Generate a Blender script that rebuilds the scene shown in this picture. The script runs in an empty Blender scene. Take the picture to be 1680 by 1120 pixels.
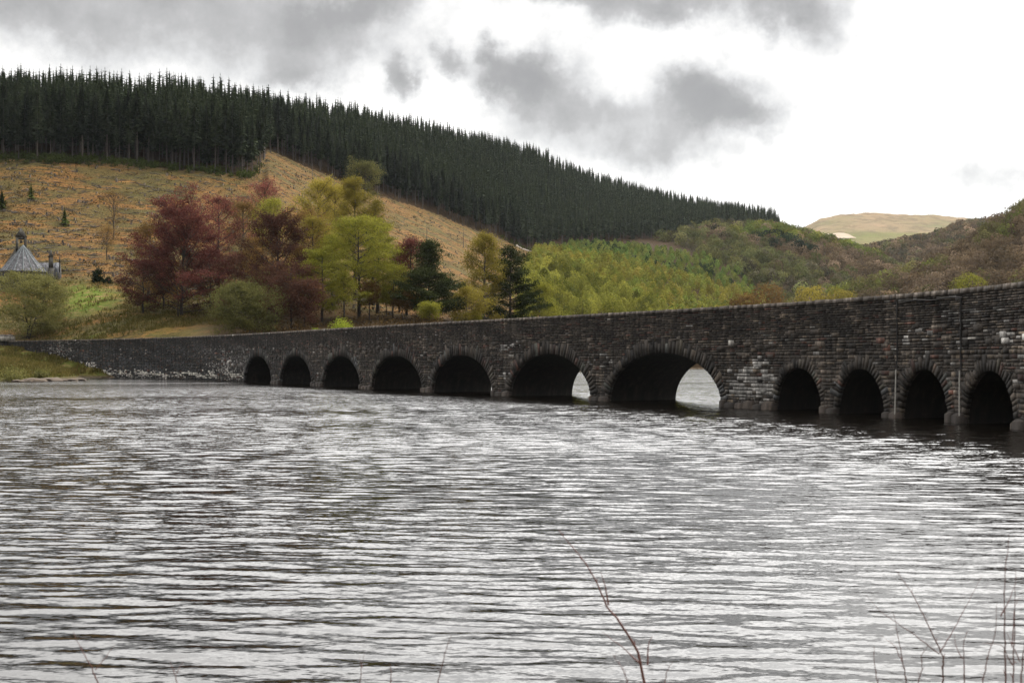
import bpy, math, random
import numpy as np
R = math.radians
rs = np.random.RandomState(7)
SC = bpy.context.scene
COL = SC.collection

# ------------------------------------------------------------------ camera
F, CX, HY, HC = 2000.0, 840.0, 589.0, 4.0      # focal length in photo pixels, centre, horizon row, eye height
cam_d = bpy.data.cameras.new('camera')
cam = bpy.data.objects.new('camera', cam_d); COL.objects.link(cam)
cam.location = (0, 0, HC); cam.rotation_euler = (R(90), 0, 0)
cam_d.sensor_width = 36; cam_d.lens = 36*F/1680
cam_d.shift_y = (HY-560)/1680
cam_d.clip_start = 0.1; cam_d.clip_end = 30000
cam_d.dof.use_dof = True; cam_d.dof.focus_distance = 130; cam_d.dof.aperture_fstop = 5.6
SC.camera = cam

# ------------------------------------------------------------------ sun and exposure
SC.view_settings.view_transform = 'Standard'; SC.view_settings.look = 'None'
SC.view_settings.exposure = 0.28; SC.view_settings.gamma = 1
SUN_AZ, SUN_EL = R(62), R(42)          # to the right of straight ahead, above the horizon
sd = bpy.data.lights.new('sun', 'SUN'); sd.energy = 2.0; sd.angle = R(8); sd.color = (1, .93, .82)
so = bpy.data.objects.new('sun', sd); COL.objects.link(so)
so.rotation_euler = (R(90)-SUN_EL, 0, math.pi-SUN_AZ); so.location = (60, 0, 200)

# ------------------------------------------------------------------ node helpers
class NT:
    def __init__(s, tree): s.t = tree; s.n = tree.nodes; s.l = tree.links
    def node(s, typ, **kw):
        n = s.n.new(typ)
        for k, v in kw.items():
            if k.startswith('i_'): n.inputs[k[2:].replace('_', ' ')].default_value = v
            else: setattr(n, k, v)
        return n
    def link(s, a, b): s.l.new(a, b)
    def math(s, op, a, b=None, c=None, clamp=False):
        n = s.n.new('ShaderNodeMath'); n.operation = op; n.use_clamp = clamp
        for i, v in enumerate((a, b, c)):
            if v is None: continue
            if isinstance(v, (int, float)): n.inputs[i].default_value = v
            else: s.l.new(v, n.inputs[i])
        return n.outputs[0]
    def noise(s, vec, scale, detail=4, rough=.55, dist=0.0):
        n = s.n.new('ShaderNodeTexNoise'); n.inputs['Scale'].default_value = scale
        n.inputs['Detail'].default_value = detail; n.inputs['Roughness'].default_value = rough
        n.inputs['Distortion'].default_value = dist
        if vec is not None: s.l.new(vec, n.inputs['Vector'])
        return n.outputs['Fac']
    def ramp(s, fac, stops, interp='LINEAR'):
        n = s.n.new('ShaderNodeValToRGB'); cr = n.color_ramp; cr.interpolation = interp
        while len(cr.elements) < len(stops): cr.elements.new(0.5)
        for e, (p, c) in zip(cr.elements, stops):
            e.position = p; e.color = (c, c, c, 1) if isinstance(c, (int, float)) else (*c, 1)
        s.l.new(fac, n.inputs[0]); return n.outputs[0]
    def mix(s, fac, a, b, blend='MIX'):
        n = s.n.new('ShaderNodeMix'); n.data_type = 'RGBA'; n.blend_type = blend
        for idx, v in ((0, fac), (6, a), (7, b)):
            if isinstance(v, (int, float)): n.inputs[idx].default_value = v
            elif isinstance(v, tuple): n.inputs[idx].default_value = (*v, 1)
            else: s.l.new(v, n.inputs[idx])
        return n.outputs[2]
    def mapping(s, vec, scale=(1, 1, 1), rot=(0, 0, 0), loc=(0, 0, 0)):
        n = s.n.new('ShaderNodeMapping'); n.inputs['Scale'].default_value = scale
        n.inputs['Rotation'].default_value = rot; n.inputs['Location'].default_value = loc
        s.l.new(vec, n.inputs['Vector']); return n.outputs[0]

# ------------------------------------------------------------------ world: broken overcast
W = bpy.data.worlds.new('World'); SC.world = W; W.use_nodes = True
w = NT(W.node_tree); W.node_tree.nodes.clear()
tc = w.node('ShaderNodeTexCoord'); D = tc.outputs['Generated']
sky = w.node('ShaderNodeTexSky'); sky.sky_type = 'NISHITA'; sky.sun_disc = False
sky.sun_elevation = SUN_EL; sky.sun_rotation = SUN_AZ
bg1 = w.node('ShaderNodeBackground'); bg1.inputs[1].default_value = 0.12
w.link(sky.outputs[0], bg1.inputs[0])
sep = w.node('ShaderNodeSeparateXYZ'); w.link(D, sep.inputs[0])
n1 = w.noise(D, 11, 7, .62); n2 = w.noise(w.mapping(D, loc=(3.1, 5.2, 1.7)), 11, 7, .62)
az = w.math('ARCTAN2', sep.outputs[0], sep.outputs[1])
el = w.math('ARCSINE', sep.outputs[2])
az_raw, el_raw = az, el
n3 = w.noise(D, 42, 5, .6); n4 = w.noise(w.mapping(D, loc=(7, 2, 4)), 42, 5, .6)
az = w.math('ADD', az, w.math('MULTIPLY', w.math('SUBTRACT', n3, .5), .030))
el = w.math('ADD', el, w.math('MULTIPLY', w.math('SUBTRACT', n4, .5), .026))
az = w.math('ADD', az, w.math('MULTIPLY', w.math('SUBTRACT', n1, .5), .070))
el = w.math('ADD', el, w.math('MULTIPLY', w.math('SUBTRACT', n2, .5), .07))
def blob(px, py, sx, sy, wt):
    a, e, sa, se = (px-CX)/F, (HY-py)/F, sx/F, sy/F
    u = w.math('MULTIPLY', w.math('SUBTRACT', az, a), 1/sa); v = w.math('MULTIPLY', w.math('SUBTRACT', el, e), 1/se)
    q = w.math('ADD', w.math('MULTIPLY', u, u), w.math('MULTIPLY', v, v))
    return w.math('MULTIPLY', w.math('EXPONENT', w.math('MULTIPLY', q, -1)), wt)
blobs = [(1165, 182, 92, 48, .82), (1120, 150, 46, 30, .25), (1230, 200, 50, 25, .3), (845, 130, 62, 42, .95), (810, 90, 26, 22, .4), (655, 140, 28, 36, .7), (728, 112, 30, 26, .6),
         (950, 198, 110, 32, .42), (900, 165, 60, 30, .3), (1050, 258, 120, 40, .42), (130, 45, 240, 80, .50), (540, 60, 130, 55, .46),
         (595, 18, 110, 26, .5), (350, 100, 180, 60, .25), (40, 60, 110, 60, .2), (900, -8, 120, 22, .5), (1110, 8, 150, 32, .75), (1290, 45, 75, 38, .72), (1345, 90, 30, 30, .2),
         (1580, 318, 70, 32, .28), (490, 132, 60, 28, .4), (300, 20, 60, 40, .3),
         (720, 60, 260, 55, .10), (1010, 130, 160, 70, .10), (880, 240, 130, 40, .18), (1200, 250, 90, 40, .14), (420, 30, 120, 40, .2), (1480, 160, 120, 60, .06), (1620, 250, 60, 40, .12)]
# cover outside this view
others = [(-900, 100, 500, 160, .8), (3000, 0, 500, 200, .6), (900, -420, 700, 150, .4)]
acc = None
for b in blobs + others:
    x = blob(*b); acc = x if acc is None else w.math('ADD', acc, x)
fine = w.noise(D, 26, 6, .6)
fine2 = w.noise(w.mapping(D, loc=(1, 2, 3)), 70, 3, .6)
dens = w.math('ADD', acc, w.math('MULTIPLY', w.math('SUBTRACT', fine, .5), .62))
dens = w.math('ADD', dens, w.math('MULTIPLY', w.math('SUBTRACT', fine2, .5), .12))
ccol = w.ramp(dens, [(0.0, (1.30, 1.275, 1.245)), (.14, (.96, .945, .925)), (.24, (.83, .822, .81)), (.34, (.70, .695, .69)), (.52, (.50, .492, .487)), (.76, (.37, .362, .357)), (1.0, (.33, .324, .32))])
# sky brightened ahead, away from the sun lamp, and dimmed behind the camera
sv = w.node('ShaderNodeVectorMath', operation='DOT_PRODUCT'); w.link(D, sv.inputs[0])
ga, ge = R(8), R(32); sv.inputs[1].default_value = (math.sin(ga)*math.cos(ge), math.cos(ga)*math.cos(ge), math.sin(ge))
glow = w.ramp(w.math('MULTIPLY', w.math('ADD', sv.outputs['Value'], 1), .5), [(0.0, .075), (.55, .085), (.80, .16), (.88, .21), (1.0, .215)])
bg2 = w.node('ShaderNodeBackground'); # overcast skies are brighter overhead than at the horizon
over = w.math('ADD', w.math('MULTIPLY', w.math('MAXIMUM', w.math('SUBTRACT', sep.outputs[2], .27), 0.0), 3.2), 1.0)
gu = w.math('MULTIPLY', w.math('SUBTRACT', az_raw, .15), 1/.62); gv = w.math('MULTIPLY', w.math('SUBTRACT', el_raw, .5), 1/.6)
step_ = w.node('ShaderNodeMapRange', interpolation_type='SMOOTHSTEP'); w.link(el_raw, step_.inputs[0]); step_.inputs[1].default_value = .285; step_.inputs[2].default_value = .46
thin = w.math('EXPONENT', w.math('MULTIPLY', w.math('ADD', w.math('MULTIPLY', gu, gu), w.math('MULTIPLY', gv, gv)), -1))  # brightness added to the sky above the frame, for the water to reflect
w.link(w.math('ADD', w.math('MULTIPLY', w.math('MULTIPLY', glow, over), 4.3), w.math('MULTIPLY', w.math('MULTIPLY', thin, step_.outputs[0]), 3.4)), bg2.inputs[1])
w.link(ccol, bg2.inputs[0])
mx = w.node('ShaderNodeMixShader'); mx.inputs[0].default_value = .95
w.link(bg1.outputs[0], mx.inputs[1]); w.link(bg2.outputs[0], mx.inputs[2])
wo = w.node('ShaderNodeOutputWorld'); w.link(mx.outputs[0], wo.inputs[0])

# ------------------------------------------------------------------ mesh and object helpers
def mesh_from(name, V, Fq, cols=None, smooth=False):
    V = np.asarray(V, np.float32).reshape(-1, 3); Fq = np.asarray(Fq, np.int32)
    m = bpy.data.meshes.new(name)
    k = Fq.shape[1]; n = len(Fq)
    m.vertices.add(len(V)); m.vertices.foreach_set('co', V.ravel())
    m.loops.add(n*k); m.loops.foreach_set('vertex_index', Fq.ravel())
    m.polygons.add(n); m.polygons.foreach_set('loop_start', np.arange(0, n*k, k, dtype=np.int32))
    m.polygons.foreach_set('loop_total', np.full(n, k, np.int32))
    if smooth: m.polygons.foreach_set('use_smooth', np.ones(n, bool))
    if cols is not None:
        a = m.color_attributes.new('tint', 'FLOAT_COLOR', 'POINT')
        c = np.ones((len(V), 4), np.float32); c[:, :3] = cols; a.data.foreach_set('color', c.ravel())
    m.update(calc_edges=True); return m
def link(name, mesh, mats=None, parent=None, loc=(0, 0, 0), rz=0, sc=1):
    o = bpy.data.objects.new(name, mesh); COL.objects.link(o)
    if mats is not None and mesh is not None and not mesh.materials:
        for mm in (mats if isinstance(mats, (list, tuple)) else [mats]): mesh.materials.append(mm)
    o.parent = parent; o.location = loc; o.rotation_euler = (0, 0, rz)
    o.scale = (sc, sc, sc) if isinstance(sc, (int, float)) else sc
    return o
def tag(o, label=None, cat=None, group=None, kind=None):
    if label: o['label'] = label
    if cat: o['category'] = cat
    if group: o['group'] = group
    if kind: o['kind'] = kind
    return o
class MB:
    "collects quads; build() links them as one mesh"
    def __init__(s): s.V = []; s.F = []; s.C = []; s.n = 0
    def add(s, V, Fq, c=(1, 1, 1)):
        V = np.asarray(V, float).reshape(-1, 3)
        s.V.append(V); s.F.append(np.asarray(Fq, int)+s.n); s.n += len(V)
        s.C.append(np.broadcast_to(np.asarray(c, float), (len(V), 3)))
    def hexa(s, P, c=(1, 1, 1)):   # 8 corners: 4 bottom ring, 4 top ring
        s.add(P, [(3, 2, 1, 0), (4, 5, 6, 7), (0, 1, 5, 4), (1, 2, 6, 5), (2, 3, 7, 6), (3, 0, 4, 7)], c)
    def box(s, x0, x1, y0, y1, z0, z1, c=(1, 1, 1)):
        s.hexa([(x0, y0, z0), (x1, y0, z0), (x1, y1, z0), (x0, y1, z0), (x0, y0, z1), (x1, y0, z1), (x1, y1, z1), (x0, y1, z1)], c)
    def tube(s, pts, rad, k=6, c=(1, 1, 1)):
        pts = np.asarray(pts, float); rad = np.broadcast_to(np.asarray(rad, float), (len(pts),))
        d = np.gradient(pts, axis=0); d /= np.linalg.norm(d, axis=1)[:, None]+1e-9
        up = np.array([0, 0, 1.]) if abs(d[:, 2]).mean() < .8 else np.array([1., 0, 0])
        a = np.cross(d, up); a /= np.linalg.norm(a, axis=1)[:, None]+1e-9; b = np.cross(d, a)
        t = np.arange(k)*2*np.pi/k
        V = pts[:, None]+rad[:, None, None]*(a[:, None]*np.cos(t)[None, :, None]+b[:, None]*np.sin(t)[None, :, None])
        n = len(pts); i = np.arange(n-1)[:, None]*k; j = np.arange(k)[None]; j2 = (j+1) % k
        Fq = np.stack([i+j, i+j2, i+k+j2, i+k+j], -1).reshape(-1, 4)
        s.add(V.reshape(-1, 3), Fq, c)
    def mesh(s, name, tint=False, smooth=False):
        return mesh_from(name, np.concatenate(s.V), np.concatenate(s.F), np.concatenate(s.C) if tint else None, smooth)
    def build(s, name, mat, parent=None, tint=False, smooth=False):
        return link(name, s.mesh(name, tint, smooth), mat, parent)

# ------------------------------------------------------------------ materials
def new_mat(name):
    m = bpy.data.materials.new(name); m.use_nodes = True; t = NT(m.node_tree)
    return m, t, m.node_tree.nodes['Principled BSDF']
def stone_mat(name, base, rough=.9, bump=.6, tint=True, sc=1.0):
    m, t, p = new_mat(name)
    o = t.node('ShaderNodeTexCoord').outputs['Object']
    a = t.noise(o, 1.3*sc, 5, .65); b = t.noise(o, 9*sc, 5, .7)
    streak = t.noise(t.mapping(o, (2.2, 2.2, .25)), 1.0, 4, .6)
    if tint:
        at = t.node('ShaderNodeAttribute', attribute_name='tint'); c = at.outputs['Color']
    else:
        c = t.mix(0.0, base, base)
    c = t.mix(1.0, c, t.ramp(a, [(.3, .62), (.7, 1.35)]), 'MULTIPLY')
    c = t.mix(1.0, c, t.ramp(b, [(.3, .6), (.72, 1.5)]), 'MULTIPLY')
    c = t.mix(1.0, c, t.ramp(streak, [(.35, .50), (.55, 1.0), (.72, 2.1)]), 'MULTIPLY')
    lichen = t.ramp(t.noise(o, 5.5, 6, .75), [(.66, 0.0), (.76, 1.0)])
    c = t.mix(t.math('MULTIPLY', lichen, .35), c, (.20, .18, .15))
    t.link(c, p.inputs['Base Color']); p.inputs['Roughness'].default_value = rough
    bp = t.node('ShaderNodeBump'); bp.inputs['Distance'].default_value = .05*bump; bp.inputs['Strength'].default_value = 1
    t.link(b, bp.inputs['Height']); t.link(bp.outputs[0], p.inputs['Normal'])
    return m
M = {}
M['stone'] = stone_mat('rubble_stone', (.05, .04, .035))
M['core'] = stone_mat('dark_mortar', (.02, .017, .015), tint=True)
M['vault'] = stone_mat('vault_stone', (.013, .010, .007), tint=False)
M['coping'] = stone_mat('coping_stone', (.12, .10, .08))
M['slate'] = stone_mat('slate_roof', (.16, .17, .18), tint=True, bump=.2, sc=.6)
M['church'] = stone_mat('church_stone', (.07, .065, .055), tint=False)
def plain(name, col, rough=.7, metal=0, var=.25, sc=6):
    m, t, p = new_mat(name); o = t.node('ShaderNodeTexCoord').outputs['Object']
    c = t.mix(1.0, col, t.ramp(t.noise(o, sc, 5, .65), [(.3, 1-var), (.7, 1+var)]), 'MULTIPLY')
    t.link(c, p.inputs['Base Color']); p.inputs['Roughness'].default_value = rough; p.inputs['Metallic'].default_value = metal
    return m
M['pipe'] = plain('pale_pipe', (.42, .40, .36), .6)
M['iron'] = plain('dark_iron', (.018, .016, .015), .7)
M['glass'] = plain('dark_glass', (.01, .012, .014), .15)
M['lead'] = plain('lead_flashing', (.15, .175, .185), .7, 0, .4, 2)
M['rock'] = plain('shore_rock', (.10, .075, .055), .9, 0, .4, 1.5)
M['road'] = plain('road_surface', (.22, .20, .18), .9)
def bark(name, col):
    m, t, p = new_mat(name); o = t.node('ShaderNodeTexCoord').outputs['Object']
    c = t.mix(1.0, col, t.ramp(t.noise(t.mapping(o, (3, 3, .6)), 2.5, 5, .7), [(.3, .55), (.7, 1.5)]), 'MULTIPLY')
    oi = t.node('ShaderNodeObjectInfo')
    c = t.mix(1.0, c, t.ramp(oi.outputs['Random'], [(0, .7), (1, 1.35)]), 'MULTIPLY')
    t.link(c, p.inputs['Base Color']); p.inputs['Roughness'].default_value = .9
    return m
M['bark'] = bark('bark', (.055, .045, .035)); M['bark_spruce'] = bark('bark_spruce', (.075, .062, .052))
M['bark_dark'] = bark('bark_dark', (.028, .022, .018)); M['bark_pine'] = bark('bark_pine', (.04, .028, .02))
M['twig'] = plain('red_twig', (.10, .035, .03), .6)
def leaf(name, ca, cb, tr=.3, vary=.3, sc=.5):
    "leaf clusters: colour shifts from clump to clump and from leaf to leaf"
    m = bpy.data.materials.new(name); m.use_nodes = True; t = NT(m.node_tree); t.n.clear()
    g = t.node('ShaderNodeNewGeometry'); oi = t.node('ShaderNodeObjectInfo')
    o = t.node('ShaderNodeTexCoord').outputs['Object']
    k = t.noise(o, sc, 3, .6)
    k2 = t.math('ADD', t.math('MULTIPLY', t.math('SUBTRACT', k, .5), 1.6), t.math('MULTIPLY', g.outputs['Random Per Island'], .45))
    kw = t.noise(t.node('ShaderNodeNewGeometry').outputs['Position'], .045, 3, .6)
    k2 = t.math('ADD', k2, t.math('MULTIPLY', t.math('SUBTRACT', kw, .5), 1.3))
    k2 = t.math('ADD', k2, t.math('MULTIPLY', oi.outputs['Random'], .35), clamp=True)
    c = t.mix(k2, ca, cb)
    c = t.mix(1.0, c, t.ramp(oi.outputs['Random'], [(0, 1-vary), (1, 1+vary)]), 'MULTIPLY')
    c = t.mix(1.0, c, t.ramp(g.outputs['Random Per Island'], [(0, .85), (1, 1.15)]), 'MULTIPLY')
    d = t.node('ShaderNodeBsdfDiffuse'); t.link(c, d.inputs[0])
    r = t.node('ShaderNodeBsdfTranslucent'); t.link(c, r.inputs[0])
    mxs = t.node('ShaderNodeMixShader'); mxs.inputs[0].default_value = tr
    t.link(d.outputs[0], mxs.inputs[1]); t.link(r.outputs[0], mxs.inputs[2])
    out = t.node('ShaderNodeOutputMaterial'); t.link(mxs.outputs[0], out.inputs[0]); return m
M['l_spruce'] = leaf('spruce_needles', (.020, .029, .019), (.054, .066, .034), .1, .4)
M['l_pine'] = leaf('pine_needles', (.036, .050, .020), (.11, .125, .045), .1)
M['l_copper'] = leaf('copper_leaves', (.082, .030, .026), (.235, .085, .065), .35)
M['l_copper2'] = leaf('brown_copper_leaves', (.065, .030, .022), (.17, .085, .055), .35)
M['l_yellow'] = leaf('golden_leaves', (.17, .14, .028), (.34, .28, .055), .4, .15)
M['l_orange'] = leaf('bronze_buds', (.14, .085, .03), (.28, .17, .055), .35, .15)
M['l_green'] = leaf('spring_leaves', (.15, .155, .022), (.34, .32, .055), .4, .12)
M['l_willow'] = leaf('willow_leaves', (.11, .11, .038), (.24, .225, .078), .35, .12)
M['l_lime'] = leaf('lime_leaves', (.22, .27, .03), (.38, .42, .06), .4)
M['l_bush'] = leaf('dark_bush_leaves', (.012, .022, .010), (.030, .045, .018), .1)
M['l_smallcon'] = leaf('young_conifer_needles', (.035, .05, .014), (.085, .10, .025), .2)
M['l_sapling'] = leaf('plantation_leaves', (.13, .145, .028), (.30, .28, .055), .35, .4, .12)

# ------------------------------------------------------------------ ground heights
# each column: photo column -> (distance, height) profile of the valley side
def z_at(Y, py): return HC+(HY-py)*Y/F
def colm(px, *kn):
    return px, [(Y, (v if k == 'z' else z_at(Y, v))) for Y, v, k in kn]
S = 's'; Z = 'z'
HILL = [
 colm(-500, (150,-2,Z),(260,8,Z),(285,9,Z),(330,470,S),(390,375,S),(450,262,S),(560,205,S),(760,190,S)),
 colm(-60, (190,-2,Z),(285,7,Z),(300,8.3,Z),(350,466,S),(410,370,S),(470,262,S),(560,208,S),(760,215,S)),
 colm(60,  (209,-1,Z),(278,3.6,Z),(298,8.5,Z),(350,462,S),(410,370,S),(470,262,S),(560,210,S),(760,218,S)),
 colm(110, (216,-1,Z),(270,1.6,Z),(292,8.5,Z),(345,462,S),(410,375,S),(475,265,S),(560,212,S),(760,220,S)),
 colm(155, (226,-1,Z),(262,-1,Z),(286,8.2,Z),(340,466,S),(410,380,S),(478,267,S),(570,214,S),(780,225,S)),
 colm(200, (250,-3,Z),(258,-2,Z),(280,8.0,Z),(335,476,S),(405,390,S),(480,270,S),(570,217,S),(780,225,S)),
 colm(320, (240,-3,Z),(246,-2,Z),(262,7.6,Z),(310,512,S),(400,400,S),(486,281,S),(580,222,S),(780,235,S)),
 colm(415, (224,-3,Z),(230,-2,Z),(246,7.6,Z),(290,532,S),(400,425,S),(492,291,S),(600,232,S),(800,240,S)),
 colm(440, (220,-3,Z),(226,-2,Z),(242,7.6,Z),(285,533,S),(480,305,S),(615,247,S),(700,228,S),(850,240,S)),
 colm(520, (200,-3,Z),(208,-2,Z),(224,7.6,Z),(270,536,S),(480,352,S),(650,282,S),(780,228,S),(950,240,S)),
 colm(620, (190,-3,Z),(198,-2,Z),(214,7.6,Z),(270,532,S),(470,420,S),(700,320,S),(900,238,S),(1100,255,S)),
 colm(720, (205,-3,Z),(212,-2,Z),(228,7.0,Z),(275,530,S),(470,450,S),(780,353,S),(1000,255,S),(1250,270,S)),
 colm(800, (245,-3,Z),(252,-1,Z),(262,3.0,Z),(300,532,S),(500,472,S),(850,386,S),(1100,268,S),(1350,285,S)),
 colm(870, (300,-3,Z),(306,-1,Z),(318,3.0,Z),(360,530,S),(600,452,S),(920,412,S),(1200,282,S),(1450,300,S)),
 colm(930, (370,-3,Z),(378,-1,Z),(395,3.0,Z),(430,530,S),(640,445,S),(990,404,S),(1270,300,S),(1500,315,S)),
 colm(1000,(430,-3,Z),(436,-1,Z),(448,3.0,Z),(480,530,S),(660,455,S),(1050,400,S),(1350,322,S),(1600,335,S)),
 colm(1100,(485,-3,Z),(492,-1,Z),(505,3.0,Z),(540,545,S),(700,500,S),(1150,390,S),(1450,346,S),(1700,365,S)),
 colm(1200,(495,-3,Z),(502,-1,Z),(515,3.0,Z),(560,560,S),(760,520,S),(1250,380,S),(1550,362,S),(1800,385,S)),
 colm(1270,(500,-3,Z),(508,-1,Z),(520,3.0,Z),(600,560,S),(820,520,S),(1280,382,S),(1500,374,S),(1800,400,S)),
 colm(1340,(500,-3,Z),(508,-1,Z),(520,3.0,Z),(640,560,S),(860,520,S),(1300,397,S),(1450,392,S),(1800,425,S)),
 colm(1430,(500,-3,Z),(508,-1,Z),(520,3.0,Z),(680,560,S),(900,520,S),(1300,425,S),(1420,420,S),(1800,460,S)),
 colm(1520,(500,-3,Z),(508,-1,Z),(520,3.0,Z),(700,565,S),(900,540,S),(1250,470,S),(1400,465,S),(1800,500,S)),
 colm(1650,(500,-3,Z),(508,-1,Z),(520,2.0,Z),(700,575,S),(900,570,S),(1250,540,S),(1400,540,S),(1800,550,S)),
]
NEARRIGHT = [
 colm(1180,(560,-3,Z),(640,-3,Z),(800,-3,Z),(1000,-3,Z)),
 colm(1300,(560,-3,Z),(620,3,Z),(760,512,S),(1000,540,S)),
 colm(1400,(540,-3,Z),(600,4,Z),(800,488,S),(1050,500,S)),
 colm(1500,(500,-3,Z),(560,4,Z),(850,455,S),(1100,460,S)),
 colm(1560,(460,-3,Z),(540,6,Z),(850,430,S),(1150,440,S)),
 colm(1640,(430,-3,Z),(520,8,Z),(850,378,S),(1150,385,S)),
 colm(1700,(400,-3,Z),(500,10,Z),(850,340,S),(1150,345,S)),
 colm(1900,(320,-3,Z),(420,12,Z),(850,240,S),(1150,230,S)),
 colm(2600,(220,-3,Z),(320,14,Z),(650,120,S),(1150,120,S)),
]
FARRIGHT = [
 colm(1300,(1300,-3,Z),(1600,500,S),(1900,560,S),(2200,580,S)),
 colm(1380,(1300,470,S),(1600,424,S),(1900,430,S),(2200,500,S)),
 colm(1450,(1250,475,S),(1650,407,S),(1900,410,S),(2200,480,S)),
 colm(1530,(1250,470,S),(1700,393,S),(1900,396,S),(2200,450,S)),
 colm(1585,(1250,470,S),(1750,371,S),(1950,374,S),(2200,430,S)),
 colm(1700,(1250,470,S),(1800,366,S),(2000,360,S),(2200,420,S)),
 colm(2200,(1250,470,S),(1800,350,S),(2000,345,S),(2200,400,S)),
]
MOOR = [
 colm(1150,(2300,520,S),(2600,440,S),(3100,430,S),(3600,500,S)),
 colm(1250,(2300,470,S),(2600,420,S),(3100,405,S),(3600,480,S)),
 colm(1312,(2300,450,S),(2600,408,S),(3100,377,S),(3600,400,S)),
 colm(1345,(2300,450,S),(2600,405,S),(3100,358,S),(3600,380,S)),
 colm(1380,(2300,450,S),(2600,404,S),(3100,351.5,S),(3600,370,S)),
 colm(1430,(2300,450,S),(2600,403,S),(3100,349.5,S),(3600,370,S)),
 colm(1470,(2300,450,S),(2600,402,S),(3100,351.5,S),(3600,370,S)),
 colm(1530,(2300,450,S),(2600,402,S),(3100,352,S),(3600,370,S)),
 colm(1600,(2300,450,S),(2600,400,S),(3100,359,S),(3600,375,S)),
 colm(1700,(2300,450,S),(2600,400,S),(3100,368,S),(3600,385,S)),
 colm(2400,(2300,450,S),(2600,400,S),(3100,380,S),(3600,400,S)),
]
def prof(table, px, Y):
    px = np.asarray(px, float); Y = np.asarray(Y, float)
    P = np.array([c[0] for c in table], float)
    KY = np.array([[k[0] for k in c[1]] for c in table], float); KZ = np.array([[k[1] for k in c[1]] for c in table], float)
    K = KY.shape[1]
    ky = [np.interp(px, P, KY[:, i]) for i in range(K)]; kz = [np.interp(px, P, KZ[:, i]) for i in range(K)]
    z = np.where(Y < ky[0], kz[0]-(ky[0]-Y)*.15, kz[0])
    for i in range(K-1):
        t = np.clip((Y-ky[i])/(ky[i+1]-ky[i]), 0, 1)
        z = np.where(Y >= ky[i], kz[i]+(kz[i+1]-kz[i])*t, z)
    return np.where(Y > ky[-1], kz[-1]-(Y-ky[-1])*.35, z)
_ph = [(rs.uniform(0, 6.28, 2), rs.uniform(0, 6.28)) for _ in range(40)]
def wob(X, Y, wl, n=7, off=0):
    s = 0
    for i in range(n):
        (a, b), c = _ph[(i+off) % 40]; k = 2*np.pi/wl*(.6+.25*i)
        s = s+np.sin(X*k*np.cos(a)+Y*k*np.sin(a)+c)/(1+.35*i)
    return s/n
def ground_z(X, Y):
    X = np.asarray(X, float); Y = np.asarray(Y, float)
    px = CX+F*X/np.maximum(Y, 1)
    z = np.maximum(np.maximum(prof(HILL, px, Y), prof(NEARRIGHT, px, Y)), np.maximum(prof(FARRIGHT, px, Y), prof(MOOR, px, Y)))
    z = np.maximum(z, -3.0)
    amp = np.clip((Y-240)/600, 0.0, 1)*np.clip((z-3)/15, 0, 1)
    z = z+amp*(wob(X, Y, 60)*1.6+wob(X, Y, 17, off=9)*.6)+np.clip((z+.5)/2, 0, 1)*wob(X, Y, 8, off=20)*.25
    far = np.clip((Y-2500)/600, 0, 1)
    return z+far*(wob(X, Y, 170, off=5)*5+wob(X, Y, 50, off=13)*4+wob(X, Y, 22, off=17)*2.5)

# one ground sheet
pxs = np.concatenate([np.linspace(-1500, -60, 40), np.arange(-52, 1740, 4), np.linspace(1750, 3600, 60)])
Ys = np.geomspace(150, 5200, 430)
PX, YY = np.meshgrid(pxs, Ys); XX = (PX-CX)/F*YY
ZZ = ground_z(XX, YY)
nr, nc = XX.shape
i = np.arange(nr-1)[:, None]*nc; j = np.arange(nc-1)[None]
Fg = np.stack([i+j, i+j+1, i+nc+j+1, i+nc+j], -1).reshape(-1, 4)
# cover kinds by place: r = lawn, g = clear-felled bracken, b = forest floor; what is left is moor grass
def inpoly(px, py, poly):
    c = np.zeros(np.shape(px), bool); n = len(poly)
    for a in range(n):
        x1, y1 = poly[a]; x2, y2 = poly[(a+1) % n]
        t = ((y1 > py) != (y2 > py)) & (px < (x2-x1)*(py-y1)/(y2-y1+1e-9)+x1)
        c ^= t
    return c
PYg = HY-(ZZ-HC)*F/YY
edgeY = np.interp(PX, [c[0] for c in HILL], [c[1][5][0] for c in HILL])
k3Y = np.interp(PX, [c[0] for c in HILL], [c[1][3][0] for c in HILL])
cols = np.zeros((nr, nc, 3))
fell = (YY < edgeY) & (PX < 885)
cols[..., 1] = fell
lawn = np.clip(1.25-np.abs(PX-145+6*wob(XX, YY, 9))/62, 0, 1)*np.clip((YY-305)/12, 0, 1)*np.clip((k3Y+4-YY)/12, 0, 1)
spit = (YY < 292) & (PX < 175); mid = np.clip((PX-60)/60, 0, 1)*np.clip((370-PX)/60, 0, 1)*(YY < k3Y)*np.clip(.12+.55*wob(XX, YY, 13), 0, 1)
cols[..., 0] = np.clip(np.maximum(np.maximum(lawn, mid), spit*.55), 0, 1)
cols[..., 0] = np.maximum(cols[..., 0], ((YY > 2280) & (PYg > 381))*.30)
cols[..., 2] = (((YY >= edgeY) & (YY < 2000)) | ((PX > 860) & (YY < 2250))) & ~fell
floor_ = np.clip((PX-300+12*wob(XX, YY, 14))/60, 0, 1)*np.clip((k3Y+22-YY+8*wob(XX, YY, 11))/14, 0, 1)*(PX < 860)
cols[..., 2] = np.maximum(cols[..., 2], floor_*.9)
cols[..., 1] *= 1-floor_; cols[..., 0] *= 1-floor_
gm, t, p = new_mat('hillside_ground')
geo = t.node('ShaderNodeNewGeometry').outputs['Position']
at = t.node('ShaderNodeAttribute', attribute_name='tint'); sp = t.node('ShaderNodeSeparateColor'); t.link(at.outputs['Color'], sp.inputs[0])
rows = t.mapping(geo, (.06, .20, .05), rot=(0, 0, R(-22)))
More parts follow.
